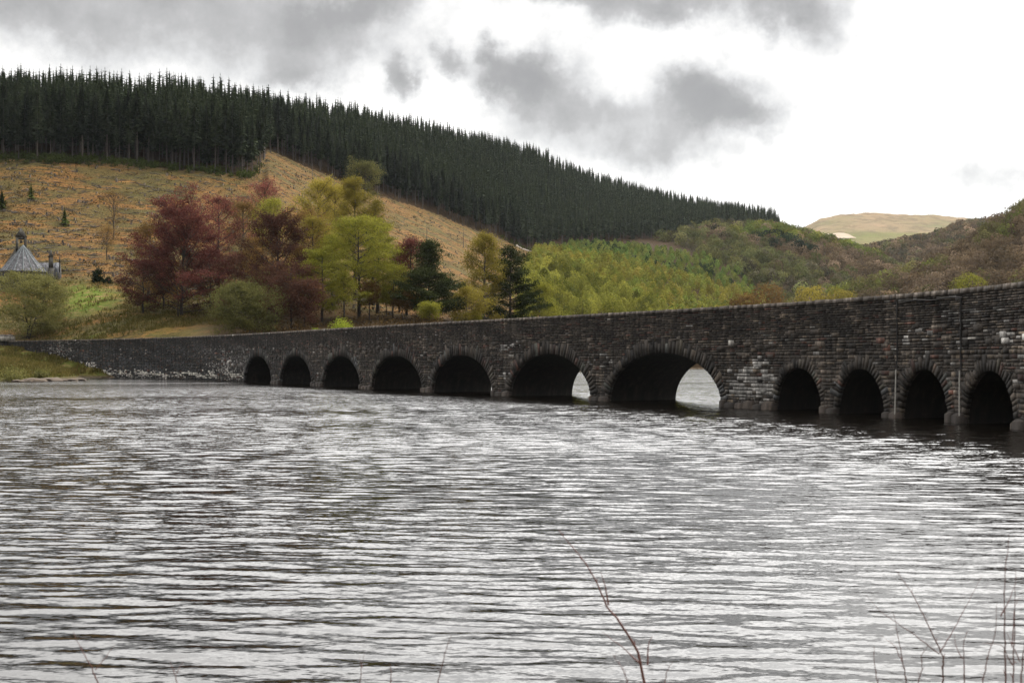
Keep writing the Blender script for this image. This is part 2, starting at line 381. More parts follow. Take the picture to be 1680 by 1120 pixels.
n_big = t.noise(geo, .035, 4, .6); n_row = t.noise(rows, 1.0, 6, .72, .9); n_mid = t.noise(geo, .22, 5, .7); n_fin = t.noise(geo, 1.1, 5, .75)
fellc = t.ramp(n_row, [(.38, (.045, .036, .018)), (.45, (.15, .11, .045)), (.51, (.38, .19, .075)), (.58, (.23, .12, .05)), (.66, (.50, .28, .12))])
n_pat = t.noise(t.mapping(geo, (.6, 1.2, 1), rot=(0, 0, R(-18))), .075, 5, .7, .5)
fellc = t.mix(t.ramp(n_pat, [(.44, 0.0), (.54, .85)]), fellc, (.14, .125, .055))
fellc = t.mix(t.ramp(n_big, [(.50, 0.0), (.66, .45)]), fellc, (.34, .17, .075))
fellc = t.mix(t.ramp(n_fin, [(.50, 0.0), (.58, .8)]), fellc, (.055, .042, .025))
fellc = t.mix(t.ramp(t.noise(geo, 1.9, 3, .6), [(.66, 0.0), (.72, .6)]), fellc, (.42, .36, .29))
lawnc = t.ramp(t.noise(geo, .35, 6, .75), [(.36, (.06, .09, .010)), (.46, (.12, .18, .016)), (.54, (.16, .17, .035)), (.62, (.30, .20, .09)), (.70, (.12, .08, .04))])
moorc = t.ramp(t.noise(geo, .006, 5, .6), [(.3, (.14, .14, .06)), (.5, (.22, .17, .095)), (.7, (.27, .19, .115))])
moorc = t.mix(t.ramp(t.noise(geo, .03, 5, .7), [(.48, 0.0), (.58, .7)]), moorc, (.13, .10, .06))
florc = t.ramp(n_mid, [(.3, (.05, .035, .015)), (.6, (.13, .08, .035)), (.75, (.11, .105, .03))])
fellc = t.mix(1.0, fellc, (.86, .84, .66), 'MULTIPLY')
c = moorc
florc = t.mix(1.0, florc, (.45, .42, .40), 'MULTIPLY')
c = t.mix(sp.outputs[2], c, florc); c = t.mix(sp.outputs[1], c, fellc); c = t.mix(sp.outputs[0], c, lawnc)
# wet stony margin at the water
spz = t.node('ShaderNodeSeparateXYZ'); t.link(geo, spz.inputs[0])
mg = t.ramp(t.math('ADD', t.math('MULTIPLY', spz.outputs[2], .5), t.math('MULTIPLY', n_fin, .5)), [(.30, 1.0), (.62, 0.0)])
c = t.mix(mg, c, t.ramp(n_fin, [(.4, (.05, .035, .02)), (.6, (.20, .15, .10))]))
t.link(c, p.inputs['Base Color']); p.inputs['Roughness'].default_value = 1; p.inputs['Specular IOR Level'].default_value = .1
bp = t.node('ShaderNodeBump'); bp.inputs['Distance'].default_value = 1.2; t.link(n_fin, bp.inputs['Height']); t.link(bp.outputs[0], p.inputs['Normal'])
gmesh = mesh_from('ground', np.stack([XX, YY, ZZ], -1), Fg, cols.reshape(-1, 3), True)
link('ground', gmesh, gm)['kind'] = 'structure'

# near bank on which the camera stands, and lake bed
nx = np.linspace(-400, 400, 81); ny = np.linspace(-25, 11, 60); NX, NY = np.meshgrid(nx, ny)
NZ = np.interp(NY, [-25, 1.5, 5, 8, 11], [2.6, 2.3, 1.35, .3, -1.2])+.12*wob(NX, NY, 3)
i = np.arange(59)[:, None]*81; j = np.arange(80)[None]
nb = plain('bank_soil', (.10, .085, .035), 1, 0, .5, 2)
link('bank', mesh_from('bank', np.stack([NX, NY, NZ], -1), np.stack([i+j, i+j+1, i+82+j, i+81+j], -1).reshape(-1, 4), None, True), nb)['kind'] = 'structure'
lb = MB(); lb.add([(-4000, -1500, -3.2), (6000, -1500, -3.2), (6000, 5200, -3.2), (-4000, 5200, -3.2)], [(0, 1, 2, 3)])
lb.build('lake_bed', nb)['kind'] = 'structure'

# ------------------------------------------------------------------ water
wm, t, p = new_mat('reservoir_water')
geo = t.node('ShaderNodeNewGeometry').outputs['Position']
p.inputs['Base Color'].default_value = (.005, .004, .003, 1); p.inputs['Roughness'].default_value = .08
p.inputs['IOR'].default_value = 1.42
def lay(sx, sy, sc, amp, d=3, rot=8):
    return t.math('MULTIPLY', t.noise(t.mapping(geo, (sx, sy, 1), rot=(0, 0, R(rot))), sc, d, .6, .2), amp)
patch = t.ramp(t.noise(t.mapping(geo, (.35, 1, 1)), .06, 4, .65), [(.38, .5), (.62, 1.3)])
def slope(sx, sy, sc, amp, d, rot):
    n = t.node('ShaderNodeTexNoise'); n.inputs['Scale'].default_value = sc; n.inputs['Detail'].default_value = d; n.inputs['Roughness'].default_value = .6
    t.link(t.mapping(geo, (sx, sy, 1), rot=(0, 0, R(rot))), n.inputs['Vector'])
    a = t.node('ShaderNodeVectorMath', operation='SUBTRACT'); t.link(n.outputs['Color'], a.inputs[0]); a.inputs[1].default_value = (.5, .5, .5)
    b = t.node('ShaderNodeVectorMath', operation='MULTIPLY'); t.link(a.outputs[0], b.inputs[0]); b.inputs[1].default_value = (amp*.6, amp, 0)
    return b.outputs[0]
def vadd(a, b):
    n = t.node('ShaderNodeVectorMath', operation='ADD'); t.link(a, n.inputs[0]); t.link(b, n.inputs[1]); return n.outputs[0]
sl3 = vadd(slope(.30, 1, 4.5, .42, 3, 5), slope(.45, 1, 17, .45, 2, -6))
sy_ = t.node('ShaderNodeSeparateXYZ'); t.link(geo, sy_.inputs[0])
far_ = t.ramp(t.math('MULTIPLY', sy_.outputs[1], 1/200), [(.05, .55), (.25, .85), (.50, 1.5), (.8, 2.0)])
pm_ = t.node('ShaderNodeVectorMath', operation='SCALE'); t.link(sl3, pm_.inputs[0]); t.link(t.math('MULTIPLY', patch, far_), pm_.inputs['Scale'])
# normals of unmeshed ripples tilted to the near side so reflections read brighter
lean_ = t.node('ShaderNodeCombineXYZ'); t.link(t.ramp(t.math('MULTIPLY', sy_.outputs[1], 1/200), [(.05, .042), (.25, .062), (.7, .085)]), lean_.inputs[1])
ln2 = t.node('ShaderNodeVectorMath', operation='SCALE'); t.link(lean_.outputs[0], ln2.inputs[0]); t.link(t.math('MULTIPLY', t.ramp(t.noise(t.mapping(geo, (.30, 1, 1), loc=(9, 4, 0)), .045, 4, .6), [(.38, .45), (.58, 1.0)]), -1.15), ln2.inputs['Scale'])
nn = vadd(vadd(t.node('ShaderNodeNewGeometry').outputs['Normal'], pm_.outputs[0]), ln2.outputs[0])
nz_ = t.node('ShaderNodeVectorMath', operation='NORMALIZE'); t.link(nn, nz_.inputs[0]); t.link(nz_.outputs[0], p.inputs['Normal'])
wY = np.concatenate([np.geomspace(9, 160, 1150), np.geomspace(162, 700, 120), [1200, 2500]])
wX = np.linspace(-.52, .52, 600); ex = np.array([8, 20, 45, 90, 180, 400, 900.])
WY, WU = np.meshgrid(wY, wX, indexing='ij'); WX = WU*WY; sd_ = .52*wY[:, None]
WX = np.concatenate([-sd_-ex[::-1][None], WX, sd_+ex[None]], 1); WY = np.repeat(wY[:, None], WX.shape[1], 1)
rw = np.random.RandomState(3)
WZ = np.zeros_like(WX); pat = .75+.45*wob(WX*.6, WY, 26, off=3)
for q in range(44):
    wl = .30*5.5**rw.rand(); th = rw.normal(0, .27)+R(4); k = 2*np.pi/wl
    ph = k*(WX*math.sin(th)+WY*math.cos(th))+rw.uniform(0, 6.28)
    a = .0036*wl**1.0
    fade = np.clip(1.6-WY*.0011*k, 0, 1)*np.clip((420-WY)/200, 0, 1)
    WZ += fade*a*(np.exp(1.1*np.sin(ph))-1.32)*.85
WZ[:, :7] = 0; WZ[:, -7:] = 0
WZ *= pat*np.clip(.46+WY/100, 0, 1.1)
r_, c_ = WX.shape; i = np.arange(r_-1)[:, None]*c_; j = np.arange(c_-1)[None]
wmesh = mesh_from('water', np.stack([WX, WY, WZ], -1), np.stack([i+j, i+j+1, i+c_+j+1, i+c_+j], -1).reshape(-1, 4), None, True)
link('water', wmesh, wm)['kind'] = 'structure'

# ------------------------------------------------------------------ the bridge line
P = np.array([(29.2, 70), (25.7, 82.5), (20.5, 95.5), (17.8, 103), (7.7, 119), (-.5, 132), (-9.8, 147), (-20.7, 166), (-46.6, 212), (-57.5, 230), (-93, 270), (-120, 292)])
pc = np.polyfit(P[:, 1]/100, P[:, 0], 5)
yy = np.linspace(66, 296, 2000); xx = np.polyval(pc, yy/100)
d0 = np.array([xx[0]-xx[5], yy[0]-yy[5]]); d0 /= np.linalg.norm(d0)
d1 = np.array([xx[-1]-xx[-5], yy[-1]-yy[-5]]); d1 /= np.linalg.norm(d1)
e0 = np.array([xx[0], yy[0]])+d0*np.linspace(34, .1, 80)[:, None]
e1 = np.array([xx[-1], yy[-1]])+d1*np.linspace(.1, 10, 20)[:, None]
line = np.concatenate([e0, np.stack([xx, yy], 1), e1])
sl = np.concatenate([[0], np.cumsum(np.linalg.norm(np.diff(line, axis=0), axis=1))]); SMAX = sl[-1]
def P_s(s, off=0.0, z=0.0):
    s = np.asarray(s, float); ds = .5
    x = np.interp(s, sl, line[:, 0]); y = np.interp(s, sl, line[:, 1])
    dx = np.interp(s+ds, sl, line[:, 0])-np.interp(s-ds, sl, line[:, 0]); dy = np.interp(s+ds, sl, line[:, 1])-np.interp(s-ds, sl, line[:, 1])
    l = np.hypot(dx, dy)+1e-9; nxx, nyy = -dy/l, dx/l      # faces the camera side
    return np.stack([x+nxx*off, y+nyy*off, np.broadcast_to(np.asarray(z, float), x.shape)], -1)
sg = np.linspace(0, SMAX, 6000); pg = P_s(sg); pxg = CX+F*pg[:, 0]/pg[:, 1]
def s_of(px): return float(np.interp(-px, -pxg, sg))
TOP = 8.4; WID = 8.2
arch_px = [(401, 446, 584), (460, 512, 583), (529.5, 591.5, 583.5), (610.5, 693, 583), (709, 809, 582), (836, 970, 580), (998, 1185, 578),
           (1271.5, 1349.5, 602.5), (1372.5, 1452.5, 604), (1478, 1557, 605), (1582.5, 1666, 607)]
ARCH = []
for l, r, cy in arch_px:
    sa, sb = s_of(r), s_of(l); c = (sa+sb)/2
    Yc = float(P_s(c)[1]); ARCH.append((c, (sb-sa)/2, z_at(Yc, cy)))
# more of the same arches beyond the right edge of the photograph
c, a, b = ARCH[-1]
for q in (1, 2): ARCH.append((c-q*(ARCH[-2][0]*0+ARCH[9][0]-ARCH[10][0]), a, b))
def intrados(s):
    z = np.full(np.shape(s), -3.0)
    for c, a, b in ARCH:
        u = (s-c)/a; k = np.abs(u) < 1
        z = np.where(k, b*np.sqrt(np.clip(1-u*u, 0, 1)), z)
    return z
bridge = tag(link('stone_bridge', None), 'long dark rubble stone viaduct with eleven arches standing in the reservoir', 'bridge')
# core: front, back, soffit, top
ss = [np.arange(0, SMAX, 1.0)]
for c, a, b in ARCH:
    ss.append(c+a*np.cos(np.linspace(0, np.pi, 41))*.9999); ss.append([c-a*1.0001, c+a*1.0001])
ss = np.unique(np.round(np.concatenate(ss), 5)); zb = intrados(ss)
ff = np.stack([P_s(ss, 0, zb), P_s(ss, 0, TOP-.3)], 1); bb = np.stack([P_s(ss, -WID, zb), P_s(ss, -WID, TOP-.3)], 1)
n = len(ss)
V = np.stack([ff[:, 0], ff[:, 1], bb[:, 0], bb[:, 1]], 1).reshape(-1, 3); q = np.arange(n-1)*4
front = np.stack([q+4, q, q+1, q+5], 1); back = np.stack([q+2, q+6, q+7, q+3], 1); soff = np.stack([q, q+4, q+6, q+2], 1)
def wall_tint(pts):
    px = CX+F*pts[:, 0]/pts[:, 1]; py = HY-(pts[:, 2]-HC)*F/pts[:, 1]
    return px, py
# front and back face sheets are subdivided in height so that mortar tone can vary
mb = MB(); H_ = 14
for off, flip in ((0, False), (-WID, True)):
    tt = np.linspace(0, 1, H_+1)[None]
    zz = zb[:, None]*(1-tt)+(TOP-.3)*tt
    pts = P_s(np.repeat(ss, H_+1), off, zz.ravel())
    i = np.arange(n-1)[:, None]*(H_+1); j = np.arange(H_)[None]
    Fq = np.stack([i+j, i+j+1, i+H_+1+j+1, i+H_+1+j], -1).reshape(-1, 4)
    if flip: Fq = Fq[:, ::-1]
    px, py = wall_tint(pts)
    tc_ = np.tile(np.array([.020, .017, .015]), (len(pts), 1))
    m_ = np.clip((px-1180)/60, 0, 1)*np.clip((4.4-pts[:, 2])/.6, 0, 1); tc_ += m_[:, None]*np.array([.06, .052, .045])
    mb.add(pts, Fq, tc_)
mb.build('wall', M['core'], bridge, tint=True)
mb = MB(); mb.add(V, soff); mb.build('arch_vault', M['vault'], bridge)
# parapets and deck
mb = MB()
dk = np.arange(0, SMAX, 2.0)
mb.add(np.stack([P_s(dk, -.55, 7.3), P_s(dk, -WID+.55, 7.3)], 1).reshape(-1, 3), [(2*k+2, 2*k, 2*k+1, 2*k+3) for k in range(len(dk)-1)])
mb.build('deck', M['road'], bridge)
mb = MB()
for o_ in (-.55, -WID+.55):
    mb.add(np.stack([P_s(dk, o_, 7.25), P_s(dk, o_, TOP-.3)], 1).reshape(-1, 3), [(2*k, 2*k+2, 2*k+3, 2*k+1) for k in range(len(dk)-1)])
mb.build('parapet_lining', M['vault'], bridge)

# ---- facing stones as real blocks
rb = np.random.RandomState(11)
def ell_ex(z0, z1):
    "stretches of wall taken by arches and their rings in this course"
    out = []
    for c, a, b in ARCH:
        tk = .7 if a < 5 else 1.15
        A, B = a+tk*.55, b+tk; zz = max(0.0, (z0+z1)/2)
        if zz < B: out.append((c-A*math.sqrt(1-(zz/B)**2), c+A*math.sqrt(1-(zz/B)**2)))
    return sorted(out)
patches = [(1230, 632, 46, 26, .85, .26), (1246, 597, 14, 10, .8, .42), (1222, 613, 10, 6, .6, .3), (1488, 560, 11, 9, .8, .42), (1462, 573, 20, 5, .6, .3), (1476, 545, 14, 4, .3, .2),
           (1655, 552, 30, 8, .55, .35), (1570, 520, 40, 14, .25, .16), (1620, 515, 25, 10, .25, .18), (1520, 488, 60, 8, .25, .16), (825, 570, 14, 5, .7, .30), (845, 562, 12, 3, .6, .30), (832, 614, 8, 5, .6, .28),
           (1130, 536, 8, 5, .6, .35), (985, 590, 20, 14, .12, .2), (585, 595, 8, 22, .35, .16), (1420, 600, 14, 30, .15, .16), (1560, 615, 14, 20, .18, .2), (1672, 610, 10, 25, .25, .22),
           (380, 600, 30, 16, .38, .32), (355, 575, 40, 10, .12, .2), (400, 590, 12, 20, .3, .2), (100, 575, 28, 8, .3, .3), (145, 600, 14, 5, .7, .55), (120, 560, 30, 4, .25, .25), (1520, 560, 50, 30, .10, .2), (1300, 560, 70, 30, .05, .16),
           (165, 612, 30, 6, .5, .55), (230, 618, 50, 6, .3, .5), (470, 625, 40, 8, .15, .25), (660, 560, 100, 30, .03, .2), (90, 590, 40, 8, .3, .35)]
def stone_cols(pts, n):
    px = CX+F*pts[:, 0]/pts[:, 1]; py = HY-(pts[:, 2]-HC)*F/pts[:, 1]; z = pts[:, 2]
    base = np.array([.045, .036, .028])*np.exp(rb.normal(0, .36, n))[:, None]
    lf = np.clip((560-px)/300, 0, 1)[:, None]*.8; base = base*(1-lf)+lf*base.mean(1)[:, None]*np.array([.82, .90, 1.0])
    red = rb.rand(n) < .07; base[red] = np.array([.085, .042, .030])*rb.uniform(.6, 1.2, (red.sum(), 1))
    tan = rb.rand(n) < .08; base[tan] = np.array([.115, .09, .065])*rb.uniform(.6, 1.2, (tan.sum(), 1))
    blk = rb.rand(n) < .14; base[blk] *= .45
    base *= np.exp(.35*np.sin(px*.05+z*1.3)*np.sin(px*.017+z*.7+2)+.25*np.sin(px*.11+z*2.2+1))[:, None]*1.12
    u = rb.rand(n)
    for cx, cy, sx, sy, pr, v in patches:
        g = np.exp(-(((px-cx)/sx)**2+((py-cy)/sy)**2)**1.5)
        k = rb.rand(n) < pr*g*1.1
        base[k] = v*np.array([1, .95, .88])*rb.uniform(.6, 1.25, (k.sum(), 1))
    # lime washed courses just above the water on the long plain wall
    g = np.clip((430-px)/20, 0, 1)*np.exp(-((z-1.05)/.55)**2)*np.clip((px-120)/40, 0, 1)
    k = rb.rand(n) < 1.1*g*np.clip(.6+1.1*(np.sin(px*.21+z*3)+np.sin(px*.083+z*5+1))*.5, 0, 1); base[k] = np.array([.72, .68, .60])*rb.uniform(.4, 1.1, (k.sum(), 1))
    k = rb.rand(n) < .005; base[k] = np.array([.30, .28, .25])*rb.uniform(.6, 1.2, (k.sum(), 1))
    # dark damp band at the water
    base *= np.clip(.45+z*.6, .35, 1)[:, None]
    return base
courses = []; z = -.9
while z < 5.9: h_ = rb.choice([rb.uniform(.16, .24), rb.uniform(.24, .36)]); courses.append((z, z+h_, .28, .95, .04)); z += h_
while z < TOP-.46: h_ = rb.uniform(.12, .20); courses.append((z, z+h_, .3, .95, .06)); z += h_
zt = z; Vs = []; Cs = []
for z0, z1, l0, l1, pr in courses:
    ex = ell_ex(z0, z1); s = -.01+rb.uniform(0, .5)
    A0 = []; B0 = []
    while s < SMAX-1.2:
        L = rb.uniform(l0, l1); e = s+L; hit = False
        for a, b in ex:
            if s < b and e > a:
                if a-s > .12: A0.append(s); B0.append(a-.01)
                s = b+.01; hit = True; break
        if hit: continue
        A0.append(s); B0.append(e-.025); s = e
    A0 = np.array(A0); B0 = np.array(B0); n = len(A0)
    d = rb.uniform(.015, pr+.03, n)+(rb.rand(n) < .10)*.05
    j0 = z0+rb.uniform(0, .03, n); j1 = z1-.02-rb.uniform(0, .035, n)
    ch = np.minimum(.035, (B0-A0)*.2)
    ring = lambda sa, sb, za, zb_, off: np.stack([P_s(sa, off, za), P_s(sb, off, za), P_s(sb, off, zb_), P_s(sa, off, zb_)], 1)
    v = np.concatenate([ring(A0, B0, j0, j1, -.01), ring(A0+ch, B0-ch, j0+.02, j1-.02, d)], 1)
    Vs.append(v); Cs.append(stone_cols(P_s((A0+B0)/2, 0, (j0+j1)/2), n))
# larger jumper stones that break the courses
jz = rb.uniform(-.2, 6.0, 1500); js = rb.uniform(2, SMAX-3, 1500); jl = rb.uniform(.5, 1.2, 1500); jh = rb.uniform(.26, .46, 1500)
ok = np.ones(1500, bool)
for c, a, b in ARCH:
    tk = .9 if a < 5 else 1.5
    for q in (0, .5, 1):
        for e in (0, 1): ok &= (((js+jl*q-c)/(a+tk))**2+(np.maximum(jz+jh*e, 0)/(b+tk))**2) > 1
js, jz, jl, jh = js[ok], jz[ok], jl[ok], jh[ok]; n = len(js); d = rb.uniform(.066, .088, n)
v = np.concatenate([ring(js, js+jl, jz, jz+jh, -.01), ring(js+.03, js+jl-.03, jz+.03, jz+jh-.03, d)], 1); Vs.append(v); Cs.append(stone_cols(P_s(js+jl/2, 0, jz+jh/2), n)*.95)
Vs = np.concatenate(Vs); Cs = np.concatenate(Cs); n = len(Vs)
fq = np.array([(4, 7, 6, 5), (0, 4, 5, 1), (1, 5, 6, 2), (2, 6, 7, 3), (3, 7, 4, 0)])
Fs = (np.arange(n)[:, None, None]*8+fq[None]).reshape(-1, 4)
link('wall_stonework', mesh_from('wall_stonework', Vs.reshape(-1, 3), Fs, np.repeat(Cs, 8, 0)), M['stone'], bridge)
# coping
for (o0, o1) in ((.11, -.62), (-WID+.62, -WID-.11)):
    s = 0.0; mb = MB()
    while s < SMAX-1.5:
        L = rb.uniform(.7, 1.3); h0 = rb.uniform(-.02, .02); cc = np.array([.10, .082, .066])*rb.uniform(.6, 1.35)
        if rb.rand() < .02: cc = np.array([.36, .34, .31]); L = .5
        lo, hi = zt+.01, TOP+h0*.5+rb.uniform(-.01, .012)
        P8 = [P_s(s+.01, o0, lo), P_s(s+L-.02, o0, lo), P_s(s+L-.02, o1, lo), P_s(s+.01, o1, lo),
              P_s(s+.02, o0-.03, hi), P_s(s+L-.03, o0-.03, hi), P_s(s+L-.04, o1+.06, hi), P_s(s+.03, o1+.06, hi)]
        mb.hexa(np.array(P8)[[0, 3, 2, 1, 4, 7, 6, 5]], cc); s += L
    mb.build('coping', M['stone'], bridge, tint=True)
# arch rings: long rough voussoirs standing proud
for (c, a, b) in ARCH:
    mb = MB(); big = a > 5
    tt = np.linspace(-.12, math.pi+.12, 900)
    ex_, ez_ = c+a*np.cos(tt), b*np.sin(tt); cum = np.concatenate([[0], np.cumsum(np.hypot(np.diff(ex_), np.diff(ez_)))])
    L = 0.0
    while L < cum[-1]-.2:
        wv = rb.uniform(.22, .55) if big else rb.uniform(.20, .42)
        t0 = np.interp(L+.03, cum, tt); t1 = np.interp(min(L+wv-.03, cum[-1]), cum, tt); L += wv
        tm = (t0+t1)/2; up = max(math.sin(tm), 0)
        th = (rb.uniform(1.0, 1.75) if big else rb.uniform(.55, 1.15))*(.66+.34*up)*rb.choice([.6, .85, 1, 1.1])
        d = rb.uniform(.05, .10)
        col = stone_cols(P_s(np.array([c+a*math.cos(tm)]), 0, np.array([b*math.sin(tm)+.5])), 1)[0]; col = np.minimum(col, .10)*rb.uniform(.45, .9)
        def pt(tq, r, off):
            nx_, nz_ = math.cos(tq)*b, math.sin(tq)*a; l = math.hypot(nx_, nz_)
            # radial stones lean out from the ring's own centre
            return P_s(c+a*math.cos(tq)+nx_/l*r, off, b*math.sin(tq)+nz_/l*r)
        w0, w1 = t0-(t1-t0)*0, t1
        P8 = [pt(w0, -.03, -.3), pt(w1, -.03, -.3), pt(w1, th, -.3), pt(w0, th, -.3), pt(w0, -.03, d), pt(w1, -.03, d), pt(w1, th, d*.8), pt(w0, th, d*.8)]
        mb.hexa(np.array(P8)[[0, 3, 2, 1, 4, 7, 6, 5]], col)
    mb.build('arch_ring', M['stone'], bridge, tint=True)
# footings at the piers
gaps = sorted((c-a, c+a) for c, a, b in ARCH)
for k in range(len(gaps)-1):
    a0, b0 = gaps[k][1], gaps[k+1][0]; mb = MB(); s = a0-.05; m_ = (a0+b0)/2; wd = b0-a0
    while s < b0:
        L = min(rb.uniform(.9, 1.6), b0+.05-s); e = s+L-.03
        top0 = .30+.30*rb.rand()
        col = np.array([.040, .030, .023])*rb.uniform(.4, 1.4)
        P8 = [P_s(s, -.2, -1.5), P_s(e, -.2, -1.5), P_s(e, .38, -1.5), P_s(s, .38, -1.5), P_s(s, -.2, top0+.25), P_s(e, -.2, top0+.25), P_s(e, .32, top0-.05), P_s(s, .32, top0-.05)]
        mb.hexa(np.array(P8)[[3, 2, 1, 0, 7, 6, 5, 4]], col); s += L
    mb.build('pier_footing', M['stone'], bridge, tint=True)
# drain channels, pipes
for px0, sw in ((1474, .0), (1579, .25)):
    s0 = s_of(px0); mb = MB()
    zs = np.linspace(7.9, 3.35, 14); mb.tube(P_s(np.full(14, s0)+rb.normal(0, .02, 14), .12, zs), .05, 6)
    mb.build('drain_pipe', M['iron'], bridge)
    mb = MB(); zs = np.linspace(3.3, -.4, 8); mb.tube(P_s(s0-np.linspace(0, 1, 8)**1.5*sw*.6, .2+.1*np.linspace(0, 1, 8), zs), .042, 6)
    mb.build('water_pipe', M['pipe'], bridge)
s1, s2 = s_of(1582), s_of(1484); mb = MB(); qq = np.linspace(s1, s2, 16)
mb.tube(P_s(qq, .13, 7.86+.05*np.sin(qq*1.7)), .045, 5); mb.build('cable', M['iron'], bridge)
# end pier with pale cap at the far left
pe = s_of(6); mb = MB()
def block(mb, sa, sb, o0, o1, z0, z1, c):
    P8 = [P_s(sa, o0, z0), P_s(sb, o0, z0), P_s(sb, o1, z0), P_s(sa, o1, z0), P_s(sa, o0, z1), P_s(sb, o0, z1), P_s(sb, o1, z1), P_s(sa, o1, z1)]
    mb.hexa(np.array(P8)[[3, 2, 1, 0, 7, 6, 5, 4]], c)
block(mb, pe-1.2, pe+1.4, .9, -1.6, 1, 8.3, (.03, .027, .025)); mb.build('end_pier', M['stone'], bridge, tint=True)
mb = MB(); block(mb, pe-1.8, pe+1.6, 1.2, -1.9, 8.31, 9.5, (.30, .28, .25)); block(mb, pe-1.4, pe+1.3, .9, -1.6, 9.51, 9.9, (.26, .24, .22)); mb.build('pier_cap', M['stone'], bridge, tint=True)

# ------------------------------------------------------------------ trees
def unit(v): return v/(np.linalg.norm(v, axis=-1, keepdims=True)+1e-9)
def leaves(rg, C, sig, n_each, size, flat=.0, fl=(1., 1., 1.)):
    "n_each quads scattered about every centre"
    n = len(C)*n_each; P0 = np.repeat(C, n_each, 0)+rg.normal(0, 1, (n, 3))*np.asarray(sig)*np.asarray(fl)
    a = unit(rg.normal(0, 1, (n, 3))*np.array([1, 1, 1-flat])); b = unit(np.cross(a, rg.normal(0, 1, (n, 3))*np.array([1-flat, 1-flat, 1])+1e-3))
    L = size*rg.uniform(.6, 1.4, (n, 1)); Wd = L*rg.uniform(.45, .8, (n, 1))
    return np.stack([P0-a*L*.5, P0+b*Wd*.5, P0+a*L*.5, P0-b*Wd*.5], 1)
def quads_mesh(name, Q, smooth=False): return mesh_from(name, Q.reshape(-1, 3), np.arange(len(Q)*4).reshape(-1, 4))
def grow(seed, H, Rr, t0=.15, nl=26, up=.6, prof_=None, stems=1, droop=0., sub=5, leafn=14, ls=.45, sig=.6, fl=(1, 1, .7), trunk_r=None, top=.95, lean=0., kr=1.0, shell=0):
    "returns trunk mesh and crown mesh of a branching tree"
    rg = np.random.RandomState(seed); tm = MB(); cen = []; leafn = int(leafn*3.0)+2; sub += 2; ls *= .74; sig *= 1.25; kr *= 1.18
    prof_ = prof_ or (lambda t: math.sin(math.pi*min(1, (t*.9+.1)))**.6)
    tr = trunk_r or H*.016
    for st in range(stems):
        base = np.array([rg.normal(0, .04*H), rg.normal(0, .04*H), -0.6]) if stems > 1 else np.array([0, 0, -.6])
        spread = rg.normal(0, .16*Rr*2, 2) if stems > 1 else rg.normal(0, .02*H, 2)+np.array([lean*H, 0])
        zz = np.linspace(0, 1, 9); tp = np.stack([base[0]+spread[0]*zz**1.3+rg.normal(0, .006*H, 9), base[1]+spread[1]*zz**1.3+rg.normal(0, .006*H, 9), base[2]+zz*(H*top*rg.uniform(.88, 1.0) if stems > 1 else H*top)], 1)
        tm.tube(tp, tr*(1.15-zz)**.9/math.sqrt(stems)*1.1, 6)
        for k in range(nl):
            t = t0+(1-t0)*(k+rg.rand())/nl; az_ = k*2.4+rg.normal(0, .4)
            p0 = np.array([np.interp(t, zz, tp[:, q]) for q in range(3)])
            L = Rr*prof_((t-t0)/(1-t0))*rg.uniform(.72, 1.12)*kr
            upk = up*(.20+1.2*t)+rg.normal(0, .12)
            dr = unit(np.array([math.cos(az_), math.sin(az_), upk]))
            q5 = np.linspace(0, 1, 5)[:, None]
            lp = p0+dr*L*q5+np.array([0, 0, 1])*(-droop*L*q5**2)+rg.normal(0, .03*L, (5, 3))*q5
            tm.tube(lp, tr*.34*(1.05-q5[:, 0])*(1.1-t*.6)+.012, 4)
            for m2 in range(sub):
                u = .3+.7*(m2+rg.rand())/sub; b0 = np.array([np.interp(u, q5[:, 0], lp[:, q]) for q in range(3)])
                d2 = unit(dr+rg.normal(0, .55, 3)*np.array([1, 1, .6])); L2 = L*.38*rg.uniform(.5, 1.2)*(1.25-u*.5)
                e2 = b0+d2*L2+np.array([0, 0, -droop*L2*.6])
                tm.tube(np.stack([b0, (b0+e2)/2, e2]), np.array([.05, .03, .012])*tr/.4, 3)
                for w_ in (.35, .7, 1.0): cen.append(b0+(e2-b0)*w_)
    if shell:
        d = unit(rg.normal(0, 1, (shell, 3))); lump = 1+.20*np.sin(d[:, :1]*6+1+2*d[:, 2:])*np.cos(d[:, 1:2]*5+d[:, 2:]*3)+rg.normal(0, .09, (shell, 1))
        e = d*np.array([Rr*1.02, Rr*1.02, H*.47])*lump*rg.uniform(.8, 1, (shell, 1)); e[:, 2] += H*.50
        cen = cen+list(e[e[:, 2] > .08*H])
    C = np.array(cen); Q = leaves(rg, C, sig, leafn, ls, .2, fl)
    return tm.mesh('trunk', smooth=True), quads_mesh('crown', Q)
def place_tree(name, label, cat, tm, cm, bm_, lm, X, Y, s=1., rz=0., group=None, z=None):
    z = float(ground_z(X, Y)) if z is None else z
    r = tag(link(name, None, loc=(X, Y, z), rz=rz, sc=s), label, cat, group)
    link('trunk', tm, bm_, r); link('crown', cm, lm, r); return r
def gx(px, Y): return (px-CX)/F*Y
def tree_at(name, label, cat, px, top, width, Y, bk, lf, seed, group=None, rz=0., **kw):
    X = gx(px, Y); z = float(ground_z(X, Y)); H = z_at(Y, top)-z; Rr = width*Y/F/2
    tm, cm = grow(seed, H, Rr, **kw)
    return place_tree(name, label, cat, tm, cm, M[bk], M[lf], X, Y, 1., rz, group, z)
fan = lambda t: (.35+.65*math.sin(math.pi*(.12+.80*t)))
narrow = lambda t: max(.2, (1-t)**.45*min(1, .55+t*3))
dome = lambda t: max(.2, math.sqrt(max(0, 1-t*t)))
wide_low = lambda t: (1.0-.42*t)*(.9+.1*math.sin(9*t))
